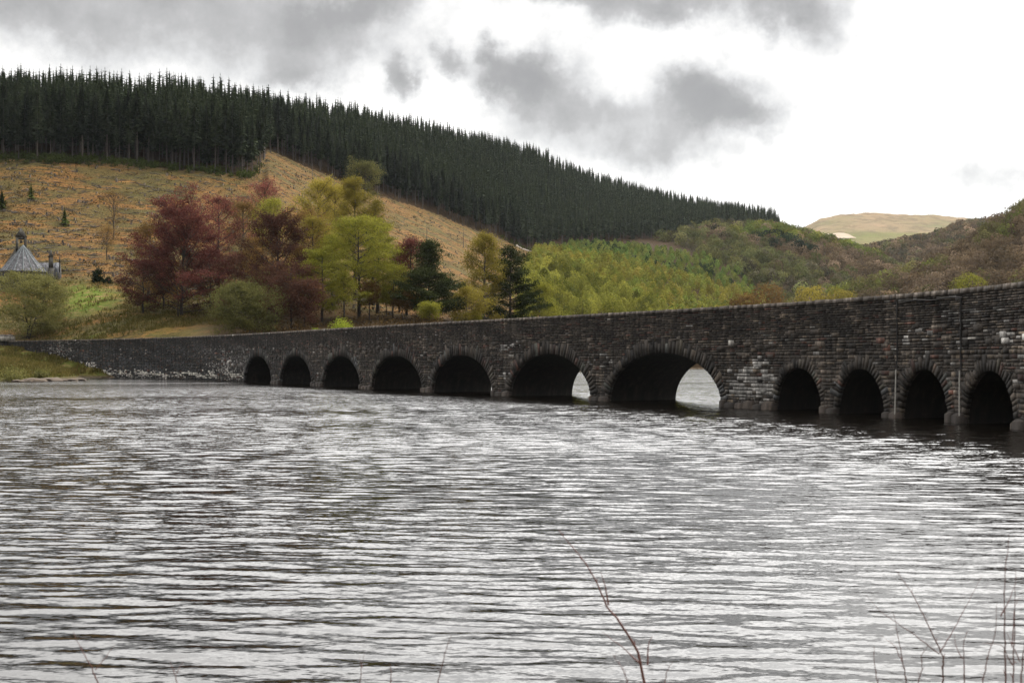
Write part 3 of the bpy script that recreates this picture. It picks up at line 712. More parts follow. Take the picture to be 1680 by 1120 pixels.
tree_at('willow', 'rounded olive green willow in front of the church', 'willow', 42, 442, 125, 300, 'bark_dark', 'l_willow', 1, stems=3, nl=16, t0=.22, up=.55, droop=.25, prof_=dome, leafn=7, ls=.42, sig=.5, kr=.72, shell=620)
tree_at('willow', 'bushy grey green willow below the copper beeches', 'willow', 405, 456, 122, 262, 'bark', 'l_willow', 2, stems=4, nl=14, t0=.1, up=.8, droop=.2, prof_=dome, leafn=6, ls=.38, sig=.45, kr=.68, shell=420)
tree_at('copper_beech', 'large fan shaped copper beech, the darkest purple crown left of the woods', 'beech tree', 298, 372, 215, 303, 'bark_dark', 'l_copper', 3, nl=50, t0=.05, up=1.15, prof_=wide_low, leafn=14, ls=.5, sig=.6, fl=(1, 1, .5))
tree_at('copper_beech', 'dark maroon copper beech between bronze trees, right of the grey willow', 'beech tree', 455, 354, 125, 285, 'bark_dark', 'l_copper2', 4, nl=36, t0=.1, up=1.0, leafn=10, ls=.45, sig=.55, fl=(1, 1, .5))
tree_at('copper_beech', 'thin reddish copper beech just right of the largest purple one', 'beech tree', 358, 318, 80, 318, 'bark_dark', 'l_copper', 5, nl=24, t0=.3, up=.7, leafn=5, ls=.45, sig=.6)
tree_at('copper_beech', 'low spreading copper beech sapling at the left skirt of the large purple beech', 'beech tree', 235, 425, 75, 306, 'bark_dark', 'l_copper2', 6, nl=18, t0=.1, up=.4, leafn=5, ls=.42, sig=.6)
tree_at('copper_beech', 'small distant purple tree top showing above the bronze trees', 'beech tree', 430, 298, 80, 340, 'bark_dark', 'l_copper', 7, nl=20, t0=.35, up=.7, leafn=5, ls=.45, sig=.7)
tree_at('copper_beech', 'sparse leaning purple tree beside the dark cedar', 'beech tree', 668, 385, 46, 290, 'bark_dark', 'l_copper', 8, nl=18, t0=.42, up=.5, leafn=8, ls=.42, sig=.6, lean=.05)
tree_at('copper_beech', 'dusky maroon beech low behind the grey willow, trunks showing', 'beech tree', 478, 425, 80, 268, 'bark_dark', 'l_copper2', 9, nl=22, t0=.3, up=.3, leafn=6, ls=.4, sig=.55)
tree_at('bronze_tree', 'ochre bronze tree left of the large purple beech', 'tree', 243, 366, 80, 320, 'bark', 'l_orange', 10, nl=26, t0=.15, up=.8, leafn=6, ls=.4, sig=.6)
tree_at('bronze_tree', 'thin bronze tree between the two tallest purple beeches', 'tree', 395, 328, 82, 330, 'bark', 'l_orange', 11, nl=24, t0=.3, up=.8, leafn=5, ls=.42, sig=.7)
tree_at('bronze_tree', 'bronze budded tree behind the maroon beech right side', 'tree', 497, 345, 85, 305, 'bark', 'l_orange', 12, nl=26, t0=.2, up=.8, leafn=6, ls=.42, sig=.65)
tree_at('lime_topped_tree', 'small bright green tree top behind the maroon beech', 'tree', 447, 322, 60, 322, 'bark', 'l_green', 13, nl=18, t0=.4, up=.7, leafn=6, ls=.42, sig=.6)
tree_at('golden_larch', 'tall golden tree at the left of the yellow group', 'larch tree', 520, 290, 88, 318, 'bark', 'l_yellow', 14, nl=34, t0=.18, up=.8, leafn=8, ls=.42, sig=.6)
tree_at('golden_larch', 'tallest golden tree with a pointed crown above the green beech', 'larch tree', 583, 284, 92, 312, 'bark', 'l_yellow', 15, nl=36, t0=.22, up=.75, leafn=10, ls=.42, sig=.6, prof_=narrow)
tree_at('golden_larch', 'small golden tree between the two tall golden trees', 'larch tree', 550, 300, 60, 330, 'bark', 'l_yellow', 16, nl=26, t0=.3, up=.8, leafn=7, ls=.42, sig=.6)
tree_at('green_beech', 'bright green beech with tiered branches in the middle of the wood', 'beech tree', 588, 362, 105, 280, 'bark_dark', 'l_green', 17, nl=40, t0=.18, up=.5, prof_=fan, leafn=10, ls=.4, sig=.55, fl=(1.2, 1.2, .3))
tree_at('green_beech', 'olive green beech left of the tiered green beech', 'beech tree', 528, 400, 80, 275, 'bark_dark', 'l_green', 18, nl=28, t0=.18, up=.35, leafn=7, ls=.4, sig=.55, fl=(1.2, 1.2, .35))
tree_at('green_beech', 'slim green beech with bare lower trunk at the wood edge', 'beech tree', 620, 350, 62, 290, 'bark_dark', 'l_green', 19, nl=24, t0=.35, up=.4, leafn=7, ls=.4, sig=.5, fl=(1.2, 1.2, .35))
tree_at('green_beech', 'thin leaning green tree left of the sparse purple tree', 'beech tree', 645, 430, 50, 282, 'bark', 'l_green', 20, nl=18, t0=.3, up=.5, leafn=5, ls=.38, sig=.5)
tree_at('golden_larch', 'broad golden tree left behind the scots pine', 'larch tree', 795, 378, 84, 300, 'bark', 'l_yellow', 21, nl=34, t0=.08, up=.5, leafn=9, ls=.42, sig=.6, prof_=narrow)
tree_at('golden_larch', 'low golden tree right of the dark cedar', 'larch tree', 765, 470, 55, 288, 'bark', 'l_yellow', 22, nl=18, t0=.1, up=.5, leafn=7, ls=.4, sig=.6)
tree_at('golden_larch', 'golden green tree right of the scots pine by the parapet', 'larch tree', 885, 465, 60, 372, 'bark', 'l_green', 23, nl=20, t0=.1, up=.5, leafn=8, ls=.5, sig=.7)
tree_at('olive_birch', 'olive birch standing at the foot of the spruce edge', 'birch tree', 598, 268, 56, 640, 'bark', 'l_willow', 24, nl=20, t0=.15, up=.8, leafn=6, ls=.8, sig=1.0)
# lower trees that close the wood between the tall ones
for q, (px, top, wd, Y, lf, lb_) in enumerate([(292, 452, 150, 300, 'l_copper2', 'low dark maroon tree spreading at the foot of the largest beech'), (345, 408, 62, 312, 'l_copper', 'low purple tree filling the gap right of the largest beech'), (385, 415, 60, 300, 'l_copper2', 'short maroon tree just above the grey willow'),
        (268, 420, 60, 312, 'l_orange', 'low ochre tree against the left half of the largest beech'), (425, 385, 66, 300, 'l_orange', 'mid height bronze tree between the maroon beech and the thin bronze one'),
        (490, 400, 62, 292, 'l_orange', 'low bronze tree in front of the leftmost golden tree'), (512, 350, 60, 300, 'l_yellow', 'mid height golden tree in front of the tall left golden one'),
        (545, 380, 62, 296, 'l_green', 'yellow green tree filling the gap left of the tiered beech'), (612, 320, 60, 305, 'l_yellow', 'golden green tree at the right shoulder of the tallest golden tree'),
        (500, 460, 60, 266, 'l_copper2', 'short reddish brown tree beside the olive beech trunk'), (655, 400, 46, 296, 'l_green', 'slim pale green tree left of the sparse purple one'), (440, 440, 56, 280, 'l_copper2', 'low maroon tree just right of the grey willow')]):
    tree_at('woodland_tree', lb_, 'tree', px, top, wd, Y, 'bark_dark', lf, 400+q, nl=22, t0=.22, up=.6, leafn=5, ls=.42, sig=.6)
# thin stems seen through the wood
for q, (px, top, Y, lb_) in enumerate([(508, 430, 290, 'leftmost thin dark trunked tree under the golden trees'), (565, 440, 272, 'thin dark tree right of the olive beech'), (606, 460, 278, 'thin straight tree below the slim green beech'),
                                       (634, 470, 285, 'thin straight tree with few leaves before the felled slope'), (660, 480, 279, 'thin crooked tree left of the cedar'), (705, 500, 268, 'short thin tree hidden by the cedar'),
                                       (420, 400, 292, 'thin brown tree behind the grey willow')]):
    tree_at('thin_tree', lb_, 'tree', px, top, 34, Y, 'bark_dark', 'l_green' if q % 2 else 'l_orange', 30+q, nl=14, t0=.45, up=.8, leafn=4, ls=.38, sig=.45)
# bare tree on the slope
def bare(name, label, px, top, Y, seed, w_=40):
    X = gx(px, Y); z = float(ground_z(X, Y)); H = z_at(Y, top)-z
    tm, cm = grow(seed, H, w_*Y/F/2, nl=26, t0=.3, up=1.3, sub=6, leafn=1, ls=.3, sig=.5)
    place_tree(name, label, 'tree', tm, cm, M['bark'], M['l_orange'], X, Y, z=z)
bare('bare_tree', 'tall bare tree on the felled slope above the dark bush', 187, 312, 400, 41, 50)
bare('bare_tree', 'smaller bare tree behind the dark bush, left of the tall one', 175, 372, 370, 42, 40)
# bushes
def bush(name, label, px, top, base, Y, wpx, lf, seed, sq=1.0):
    rg = np.random.RandomState(seed); X = gx(px, Y); z = float(ground_z(X, Y)); H = max(1.0, (base-top)*Y/F); Rr = wpx*Y/F/2
    n = 60; d = unit(rg.normal(0, 1, (n, 3))); d[:, 2] = np.abs(d[:, 2]); C = d*np.array([Rr*.8, Rr*.8, H*.85])*rg.uniform(.35, 1, (n, 1)); C[:, 2] += .1
    zb_ = z_at(Y, base); z = min(z, zb_) if zb_ > z-3 else z
    r = tag(link(name, None, loc=(X, Y, z)), label, 'bush' if 'conifer' not in name else 'conifer')
    tm = MB()
    for c in C[:14]: tm.tube(np.stack([[0, 0, -.3], c*.5, c]), [.08, .05, .02], 4)
    link('stem', tm.mesh('stem'), M['bark'], r)
    link('foliage', quads_mesh('foliage', leaves(rg, C, Rr*.16, 34, max(.28, Y/900), .1)), M[lf], r)
bush('dark_bush', 'very dark rounded bush above the lawn', 160, 430, 467, 343, 24, 'l_bush', 51)
bush('dark_bush', 'low dark bush at the foot of the taller dark one', 176, 452, 468, 342, 18, 'l_bush', 52)
bush('lime_shrub', 'bright lime green shrub just over the parapet', 560, 519, 545, 240, 56, 'l_lime', 53)
bush('lime_shrub', 'small lime shrub left of the larger one over the parapet', 518, 533, 545, 236, 22, 'l_lime', 54)
bush('lime_shrub', 'pale green shrub behind the parapet left of the scots pine', 776, 502, 530, 290, 44, 'l_green', 55)
bush('bank_shrub', 'yellow green shrub on the grassy bank beside the water', 22, 588, 618, 216, 62, 'l_willow', 56)
bush('bank_shrub', 'low olive scrub behind the shrub on the bank', 70, 590, 612, 226, 36, 'l_willow', 57)

# ---- conifers
def spruce_mesh(seed, H, Rr, bare_t, nwh, nb, cards, sc=1.):
    rg = np.random.RandomState(seed); tm = MB()
    zz = np.linspace(-.5, H, 8); tm.tube(np.stack([rg.normal(0, .03, 8), rg.normal(0, .03, 8), zz], 1), H*.010*(1.08-np.linspace(0, 1, 8)), 5)
    if bare_t > .3:          # dead snags on the lower stem
        for k in range(14):
            h = rg.uniform(.12, bare_t)*H; a = rg.uniform(0, 6.28); L = rg.uniform(.6, 1.8)
            tm.tube(np.stack([[0, 0, h], [math.cos(a)*L, math.sin(a)*L, h-.15]]), [.04, .015], 3)
    Q = []
    for k in range(nwh):
        t = (k+rg.uniform(-.3, .3))/nwh; h = H*(bare_t+(1-bare_t)*t)
        R_ = Rr*((1-t)**.62*min(1, .55+t*4))+.25; n = max(5, int(nb*(1-t*.4)))
        az_ = rg.uniform(0, 6.28)+np.arange(n)*2*np.pi/n+rg.normal(0, .2, n)
        L = R_*rg.uniform(.6, 1.15, n); rise = .25*t-.30*(1-t)
        for a, l in zip(az_, L):
            if rg.rand() < .06: continue
            h = H*(bare_t+(1-bare_t)*t)+rg.uniform(-.35, .35); d = np.array([math.cos(a), math.sin(a), 0]); sd_ = np.array([-d[1], d[0], 0])
            for m_ in range(cards):
                u0, u1 = m_/cards, (m_+1.25)/cards
                wd = l*.27*(1.15-u0)+.16
                p0 = d*l*u0+np.array([0, 0, h+rise*l*u0-.12*l*u0*u0]); p1 = d*l*u1+np.array([0, 0, h+rise*l*u1-.12*l*u1*u1-rg.uniform(0, .3)])
                s_ = sd_*wd*rg.uniform(.6, 1.2)+np.array([0, 0, -wd*rg.uniform(-.2, .7)])
                Q.append([p0, (p0+p1)/2+s_, p1, (p0+p1)/2-sd_*wd*rg.uniform(.6, 1.2)-np.array([0, 0, wd*rg.uniform(-.1, .7)])])
    for k in range(7):      # dense twiggy heart of the crown
        for a in (0, 1.05, 2.1):
            t0_, t1_ = k/7, (k+1)/7; h0, h1 = H*(bare_t+(1-bare_t)*t0_), H*(bare_t+(1-bare_t)*t1_); r0, r1 = Rr*.42*(1-t0_)**.62*min(1, .5+t0_*4), Rr*.34*(1-t1_)**.62; c_, s2 = math.cos(a), math.sin(a)
            Q.append([[-r0*c_, -r0*s2, h0], [r0*c_, r0*s2, h0], [r1*c_, r1*s2, h1], [-r1*c_, -r1*s2, h1]])
    for k in range(3): Q.append([[0, 0, H*.985], [.12, .05*k, H*.99], [0, 0, H+.9], [-.12, 0, H*.99]])
    return tm, np.array(Q)
edge_px = [c[0] for c in HILL]; eY = [c[1][5][0] for c in HILL]; rY = [c[1][6][0] for c in HILL]; bY = [c[1][7][0] for c in HILL]
rf = np.random.RandomState(21); spots = []
for px_a, px_b, sp_ in ((-150, 432, 4.5), (430, 880, 5.2), (880, 1278, 6.0)):
    Ya = 440
    while Ya < 1800:
        pxv = px_a+rf.uniform(0, 8)
        while pxv < px_b:
            e = np.interp(pxv, edge_px, eY); b_ = np.interp(pxv, edge_px, rY)
            if pxv > 1100: e = np.interp(pxv, [1100, 1180, 1240, 1275], [1150, 1320, 1430, 1480]); b_ = np.interp(pxv, [1100, 1275], [1450, 1560])
            Yj = Ya+rf.uniform(-.42, .42)*sp_; pj = pxv+rf.uniform(-.42, .42)*sp_*F/Ya
            if e < Yj < b_+(75 if pxv < 1100 else 30): spots.append((gx(pj, Yj), Yj, pj, Yj-e))
            pxv += sp_*F/Ya
        Ya += sp_*1.15
spots = np.array(spots)
if len(spots) > 0:
    # a few stragglers stand out before the edge
    zs = ground_z(spots[:, 0], spots[:, 1])
    order = np.lexsort((spots[:, 1], spots[:, 3] > 22))
    front = np.where(spots[:, 3] < 26)[0]; front = front[np.argsort(spots[front, 1])][:296]
    isf = np.zeros(len(spots), bool); isf[front] = True
    proto = [spruce_mesh(100+k, 28, rf.uniform(2.7, 3.4), rf.uniform(.26, .46), 34, 9, 3) for k in range(5)]
    proto += [spruce_mesh(110+k, 28, 4.0, .12, 36, 10, 3) for k in range(2)]
    pm = []
    for tm, Q in proto: pm.append((tm.mesh('trunk', smooth=True), quads_mesh('crown', Q)))
    for k in np.where(isf)[0]:
        X, Y, pp, de = spots[k]; hw = 1+.16*float(wob(X, Y, 26)); q = rf.randint(0, 5) if rf.rand() < .93 else rf.randint(5, 7)
        s_ = hw*rf.choice([rf.uniform(.68, .95), rf.uniform(.88, 1.10)])
        place_tree('spruce', 'tall dark spruce with a bare lower trunk at the front edge of the forest', 'spruce tree', pm[q][0], pm[q][1], M['bark_spruce'], M['l_spruce'], X, Y, (s_*rf.uniform(.9, 1.2), s_*rf.uniform(.9, 1.2), s_), rf.uniform(0, 6.28), 'spruces along the front edge of the forest', float(zs[k]))
    lowp = []
    for k in range(6):
        tm, Q = spruce_mesh(130+k, 28, 3.2, rf.uniform(.03, .18), 20, 7, 1); lowp.append((np.concatenate(tm.V), np.concatenate(tm.F), Q))
    edgep = []
    for k in range(4):
        tm, Q = spruce_mesh(140+k, 28, 3.2, rf.uniform(.3, .46), 24, 8, 1); edgep.append((tm, Q))
    VT = []; QT = []; FT = []; nv = 0; TQ = []
    for k in np.where(~isf)[0]:
        X, Y, pp, de = spots[k]; tv, tf, Q = lowp[rf.randint(6)]; s_ = (1+.14*float(wob(X, Y, 30)))*rf.choice([rf.uniform(.7, .97), rf.uniform(.86, 1.10)])*(.9 if pp > 900 else 1); a = rf.uniform(0, 6.28)
        Rm = np.array([[math.cos(a), -math.sin(a), 0], [math.sin(a), math.cos(a), 0], [0, 0, 1]])*s_
        o = np.array([X, Y, zs[k]])
        if de < 12:
            tm, Q = edgep[rf.randint(4)]; tv = np.concatenate(tm.V); TQ.append((tv[np.concatenate(tm.F)])@Rm.T+o)
        QT.append(Q@Rm.T+o)
    nC = sum(len(q) for q in QT); QT = np.concatenate(QT+TQ)
    print('spruces', len(spots), 'mass faces', len(QT))
    fm = quads_mesh('spruce_forest', QT); mi = np.zeros(len(QT), np.int32); mi[nC:] = 1
    fo = link('spruce_forest', fm, [M['l_spruce'], M['bark_spruce']]); fm.polygons.foreach_set('material_index', mi)
    tag(fo, 'dense dark spruce plantation covering the ridge behind its front row', 'forest', kind='stuff')

# brown understorey between the beeches
rg = np.random.RandomState(64); C = []
while len(C) < 900:
    pxk = rg.uniform(345, 850); Yk = rg.uniform(245, 345); Xk = gx(pxk, Yk); zk = float(ground_z(Xk, Yk))
    if zk > 5 and (pxk > 400 or Yk > 290) and Yk < 330+rg.normal(0, 8): hh = rg.uniform(.3, 2.2); C += [(Xk+rg.normal(0, .8), Yk+rg.normal(0, .5), zk+rg.uniform(.1, 1)*hh) for _ in range(3)]
tag(link('woodland_scrub', quads_mesh('woodland_scrub', leaves(rg, np.array(C), .5, 9, .4)), leaf('bracken', (.045, .028, .016), (.13, .085, .03), .2)), 'brown bracken and low scrub under the beech trees', 'scrub', kind='stuff')

# dark green scrub along the forest foot
rg = np.random.RandomState(61); C = []
for k in range(260):
    pxk = rg.uniform(-40, 425) if k < 190 else rg.uniform(820, 1000); e = np.interp(pxk, edge_px, eY); Yk = e+rg.uniform(-4, 8); Xk = gx(pxk, Yk); zk = float(ground_z(Xk, Yk)); hh = rg.uniform(.6, 2.6)
    for m_ in range(5): C.append((Xk+rg.normal(0, .7), Yk+rg.normal(0, .7), zk+rg.uniform(.1, 1)*hh))
tag(link('undergrowth', quads_mesh('undergrowth', leaves(rg, np.array(C), .5, 14, .7)), M['l_smallcon']), 'low green scrub along the foot of the spruce edge', 'undergrowth', kind='stuff')
# brash, stumps and roots on the felled slope
rg = np.random.RandomState(62); mb = MB(); cnt = 0
while cnt < 2600:
    pxk = rg.uniform(-60, 880); e = np.interp(pxk, edge_px, eY); k3 = np.interp(pxk, edge_px, [c[1][3][0] for c in HILL])
    Yk = rg.uniform(k3+8, e-3)
    Xk = gx(pxk, Yk); cnt += 1
    if rg.rand() < .6: Yk = round((Yk+Xk*.25)/9)*9-Xk*.25+rg.normal(0, .8)
    if not (k3+5 < Yk < e): continue
    pxk = CX+F*Xk/Yk; zk = float(ground_z(Xk, Yk)); typ = rg.rand()
    if typ < .35:
        a = rg.normal(.25, .35); L = rg.uniform(1.5, 5); d = np.array([math.cos(a), -math.sin(a), .0])*L/2
        o = np.array([Xk, Yk, zk+.25]); g = rg.uniform(.6, 1.4)
        mb.tube(np.stack([o-d+[0, 0, rg.normal(0, .25)], o, o+d+[0, 0, rg.normal(0, .25)]]), [.16, .13, .05], 4, np.array([.12, .10, .08])*g)
    elif typ < .6:
        h = rg.uniform(.4, .9); mb.tube([(Xk, Yk, zk-.3), (Xk, Yk, zk+h*.5), (Xk, Yk, zk+h)], [.45, .32, .28], 6, np.array([.13, .105, .08])*rg.uniform(.4, 1.4))
    else:
        for m_ in range(9):
            a = rg.uniform(0, 6.28); L = rg.uniform(.6, 1.8); o = np.array([Xk+rg.normal(0, 1.2), Yk+rg.normal(0, .6), zk+.15])
            mb.tube(np.stack([o, o+np.array([math.cos(a)*L, math.sin(a)*L*.6, rg.uniform(0, .9)])]), [.07, .02], 3, np.array([.08, .065, .05])*rg.uniform(.5, 1.6))
tag(mb.build('felling_debris', stone_mat('dead_wood', (.1, .08, .06)), None, tint=True), 'grey stumps, logs and brash left in rows on the felled slope', 'debris', kind='stuff')
# bracken and bramble clumps over the felled slope
rg = np.random.RandomState(66); n_ = 5200; pk = rg.uniform(-60, 880, n_); e_ = np.interp(pk, edge_px, eY); k3_ = np.interp(pk, edge_px, [c[1][3][0] for c in HILL])
Yk = k3_-8+(e_-k3_+4)*rg.rand(n_); Xk = (pk-CX)/F*Yk; keep = wob(Xk, Yk, 34, off=2)+.7*wob(Xk, Yk, 11, off=6)+rg.normal(0, .25, n_) > .05; Xk, Yk = Xk[keep], Yk[keep]; Zk = ground_z(Xk, Yk)
C = np.stack([Xk, Yk, Zk+.25], 1)
tag(link('bracken', quads_mesh('bracken', leaves(rg, C, (.75, .5, .22), 12, .5, .2)), leaf('dead_bracken', (.045, .042, .016), (.24, .14, .06), .2, .2, .05)), 'low brown bracken and olive bramble scattered over the felled slope', 'bracken', kind='stuff')
# a few dead stems still standing
for q, (px, top, Y, lb_) in enumerate([(512, 262, 600, 'leftmost bare dead stem standing on the felled slope'), (548, 272, 615, 'dead pole standing near the olive birch'), (700, 365, 560, 'dead pole midway down the felled slope'), (760, 372, 640, 'dead stem near the right end of the felled slope')]):
    X = gx(px, Y); z = float(ground_z(X, Y)); H = max(4, z_at(Y, top)-z); mb = MB()
    mb.tube([(0, 0, -.4), (.1, 0, H*.5), (.0, .1, H)], [.22, .15, .05], 5)
    for k in range(9):
        h = H*rg.uniform(.3, .95); a = rg.uniform(0, 6.28); mb.tube([(0, 0, h), (math.cos(a)*.9, math.sin(a)*.9, h+.1)], [.05, .015], 3)
    o = mb.build('dead_tree', M['bark_spruce']); o.location = (X, Y, z); tag(o, lb_, 'dead tree')

# small conifers on the slope and dark ones over the plantation
def small_conifer(name, label, px, top, base, Y, lf, seed, wpx=None, bt=.06):
    X = gx(px, Y); z = float(ground_z(X, Y)); H = (base-top)*Y/F; Rr = (wpx or (base-top)*.75)*Y/F/2
    tm, Q = spruce_mesh(seed, H, Rr, bt, max(8, int(H*1.3)), 9, 2)
    place_tree(name, label, 'conifer', tm.mesh('trunk'), quads_mesh('crown', Q), M['bark'], M[lf], X, Y, z=z)
small_conifer('young_conifer', 'small yellow green conifer right of the church bellcote', 106, 361, 388, 413, 'l_smallcon', 71)
small_conifer('young_conifer', 'small green conifer above the church bellcote', 51, 333, 358, 432, 'l_smallcon', 72)
small_conifer('young_conifer', 'green conifer at the left margin of the felled slope', 3, 335, 365, 424, 'l_smallcon', 73, 26)
for q, (px, top, base, w_, lb_) in enumerate([(1207, 426, 476, 32, 'tallest dark conifer rising from the young plantation'), (1182, 452, 474, 22, 'dark conifer directly left of the tallest one'),
                                              (1167, 446, 472, 20, 'small pointed dark conifer, second of the row from the left'), (1152, 444, 468, 18, 'leftmost dark conifer of the row in the plantation'), (1193, 447, 475, 20, 'dark conifer tucked against the tallest one')]):
    small_conifer('dark_conifer', lb_, px, top, base, 640+q*6, 'l_pine', 75+q, w_)
small_conifer('dark_conifer', 'lone small dark conifer near the pale track', 898, 428, 445, 640, 'l_pine', 85, 14)

# pines: tiered dark plates
def pine(name, label, px, top, Y, wpx, seed, shape, t0, tiers=15, lean=0., col='l_pine'):
    rg = np.random.RandomState(seed); X = gx(px, Y); z = float(ground_z(X, Y)); H = z_at(Y, top)-z; Rr = wpx*Y/F/2; tm = MB()
    zz = np.linspace(0, 1, 10); tp = np.stack([lean*H*zz+rg.normal(0, .08, 10), rg.normal(0, .08, 10), -.5+zz*H*.97], 1); tm.tube(tp, H*.017*(1.12-zz), 7)
    C = []
    for k in range(tiers*4):
        t = t0+(1-t0)*(k+rg.rand())/(tiers*4); a = k*2.4+rg.normal(0, .5); L = Rr*shape(t)*rg.uniform(.55, 1.15)
        p0 = np.array([np.interp(t, zz, tp[:, q]) for q in range(3)]); d = np.array([math.cos(a), math.sin(a), .12+.3*t]); q5 = np.linspace(0, 1, 5)[:, None]
        lp = p0+d*L*q5+rg.normal(0, .1, (5, 3))*q5; tm.tube(lp, .13*(1.1-q5[:, 0]), 4)
        for u in np.linspace(.35, 1.05, max(3, int(L*1.4))):
            c = p0+d*L*u; C.append(c+rg.normal(0, .35, 3)*[1, 1, .3]); C.append(c+rg.normal(0, .8, 3)*[1, 1, .25])
    r = tag(link(name, None, loc=(X, Y, z)), label, 'pine tree')
    link('trunk', tm.mesh('trunk', smooth=True), M['bark_pine'], r)
    link('crown', quads_mesh('crown', leaves(rg, np.array(C), (.6, .6, .28), 46, .34, .3)), M[col], r)
pine('scots_pine', 'dark scots pine with a broad ragged crown behind the middle of the bridge', 837, 402, 310, 150, 91, lambda t: np.interp(t, [0, .1, .4, .7, 1], [1, 1.05, .8, .55, .2]), .08, 15)
pine('cedar', 'dark cedar with a flat spreading lower crown and a detached top tuft', 704, 392, 283, 124, 92, lambda t: np.interp(t, [0, .15, .35, .52, .60, .65, .72, .85, 1], [.8, 1.0, 1.05, .8, .35, .14, .34, .34, .12]), .12, 18, .0)

# ------------------------------------------------------------------ plantation and far woods
def crown_quads(rg, n, Rr, H, ls, conic=0.):
    "one small crown centred on the origin base"
    d = unit(rg.normal(0, 1, (n, 3))); rad = rg.uniform(.55, 1, (n, 1))**.4
    lump = 1+.22*np.sin(d[:, :1]*5+rg.uniform(0, 6))*np.cos(d[:, 1:2]*4+rg.uniform(0, 6))
    C = d*rad*lump*np.array([Rr, Rr, H*.5]); C[:, 2] += H*.5
    if conic: C[:, :2] *= (1.25-conic*np.clip(C[:, 2:]/H, 0, 1))
    nrm = unit(d+rg.normal(0, .35, (n, 3))); a = unit(np.cross(nrm, rg.normal(0, 1, (n, 3)))); b = np.cross(nrm, a); L = ls*rg.uniform(.6, 1.3, (n, 1))
    return np.stack([C-a*L*.5, C+b*L*.4, C+a*L*.5, C-b*L*.4], 1)
def tint_leaf(name, tr=.25):
    m = bpy.data.materials.new(name); m.use_nodes = True; t = NT(m.node_tree); t.n.clear()
    g = t.node('ShaderNodeNewGeometry'); at = t.node('ShaderNodeAttribute', attribute_name='tint')
    c = t.mix(1.0, at.outputs['Color'], t.ramp(g.outputs['Random Per Island'], [(0, .78), (1, 1.22)]), 'MULTIPLY')
    d = t.node('ShaderNodeBsdfDiffuse'); t.link(c, d.inputs[0]); r = t.node('ShaderNodeBsdfTranslucent'); t.link(c, r.inputs[0])
    ms = t.node('ShaderNodeMixShader'); ms.inputs[0].default_value = tr; t.link(d.outputs[0], ms.inputs[1]); t.link(r.outputs[0], ms.inputs[2])
    o = t.node('ShaderNodeOutputMaterial'); t.link(ms.outputs[0], o.inputs[0]); return m
M['wood'] = tint_leaf('woodland_leaves')
NEARP = [(845, 604), (862, 440), (880, 418), (905, 420), (960, 428), (1060, 440), (1140, 462), (1200, 478), (1262, 500), (1262, 604)]
BRIGHT = [(880, 420), (890, 412), (1000, 399), (1060, 392), (1110, 400), (1165, 430), (1215, 452), (1240, 478), (1262, 500), (1200, 480), (1060, 442), (960, 430)]
GREEN2 = [(1165, 388), (1215, 378), (1260, 372), (1300, 380), (1345, 392), (1400, 404), (1480, 425), (1440, 432), (1380, 415), (1300, 400), (1230, 395)]
DARKC = [(1215, 392), (1270, 388), (1310, 402), (1350, 412), (1330, 424), (1270, 410)]
PALB = [(.165, .118, .070), (.135, .100, .060), (.175, .128, .085), (.11, .11, .045), (.15, .145, .055), (.12, .13, .050), (.10, .09, .055)]
def wood_pts(table_name, n, pxr, Yr, seed):
    rg = np.random.RandomState(seed); px = rg.uniform(*pxr, n); Y = np.sqrt(rg.uniform(Yr[0]**2, Yr[1]**2, n)); X = gx(px, Y); z = ground_z(X, Y)
    return px, Y, X, z, HY-(z-HC)*F/Y
def thin_out(X, Y, d):
    keep = []; grid = {}
    for k in range(len(X)):
        c = (int(X[k]//d), int(Y[k]//d)); ok = True
        for a in (-1, 0, 1):
            for b in (-1, 0, 1):
                for m_ in grid.get((c[0]+a, c[1]+b), ()):
                    if (X[m_]-X[k])**2+(Y[m_]-Y[k])**2 < d*d: ok = False
        if ok: grid.setdefault(c, []).append(k); keep.append(k)
    return np.array(keep)
# near plantation: young trees
px, Y, X, z, py = wood_pts('p', 9000, (845, 1500), (300, 1000), 81)
ok = (z > .3) & (inpoly(px, py, NEARP) | inpoly(px, py, BRIGHT)); px, Y, X, z, py = [v[ok] for v in (px, Y, X, z, py)]
kp = thin_out(X, Y, 4.6); px, Y, X, z, py = [v[kp] for v in (px, Y, X, z, py)]
near = inpoly(px, py, NEARP); order = np.argsort(Y)
protos = []
rg = np.random.RandomState(82)
for k in range(6):
    H = 8; Q = crown_quads(rg, 620, 3.0, H, .62, .75 if k % 2 else .35)
    tm = MB(); tm.tube([(0, 0, -.5), (.1, 0, H*.4), (0, .1, H*.8)], [.14, .10, .03], 5); protos.append((tm.mesh('trunk'), quads_mesh('crown', Q)))
n_ind = 0; QT = []; CT = []
for k in order:
    s_ = rg.uniform(.7, 1.25)*(1.0 if near[k] else .8)
    if n_ind < 298 and near[k]:
        q = rg.randint(6); place_tree('young_tree', 'young yellow green tree in the plantation behind the bridge', 'tree', protos[q][0], protos[q][1], M['bark'], M['l_sapling'], X[k], Y[k], (s_, s_, s_*rg.uniform(.85, 1.2)), rg.uniform(0, 6.28), 'young trees of the plantation', float(z[k])); n_ind += 1
    else:
        Q = crown_quads(rg, 150, 2.7*s_, 7.5*s_, 1.0*s_, .7)+np.array([X[k], Y[k], z[k]])
        c = np.array([.22, .22, .045] if near[k] else [.16, .20, .05])*rg.uniform(.65, 1.3)*np.array([rg.uniform(.8, 1.2), 1, 1])
        if not near[k] and rg.rand() < .12: c = np.array([.03, .05, .025])
        QT.append(Q); CT.append(np.tile(c, (len(Q)*4, 1)))
print('plantation', len(order), n_ind)
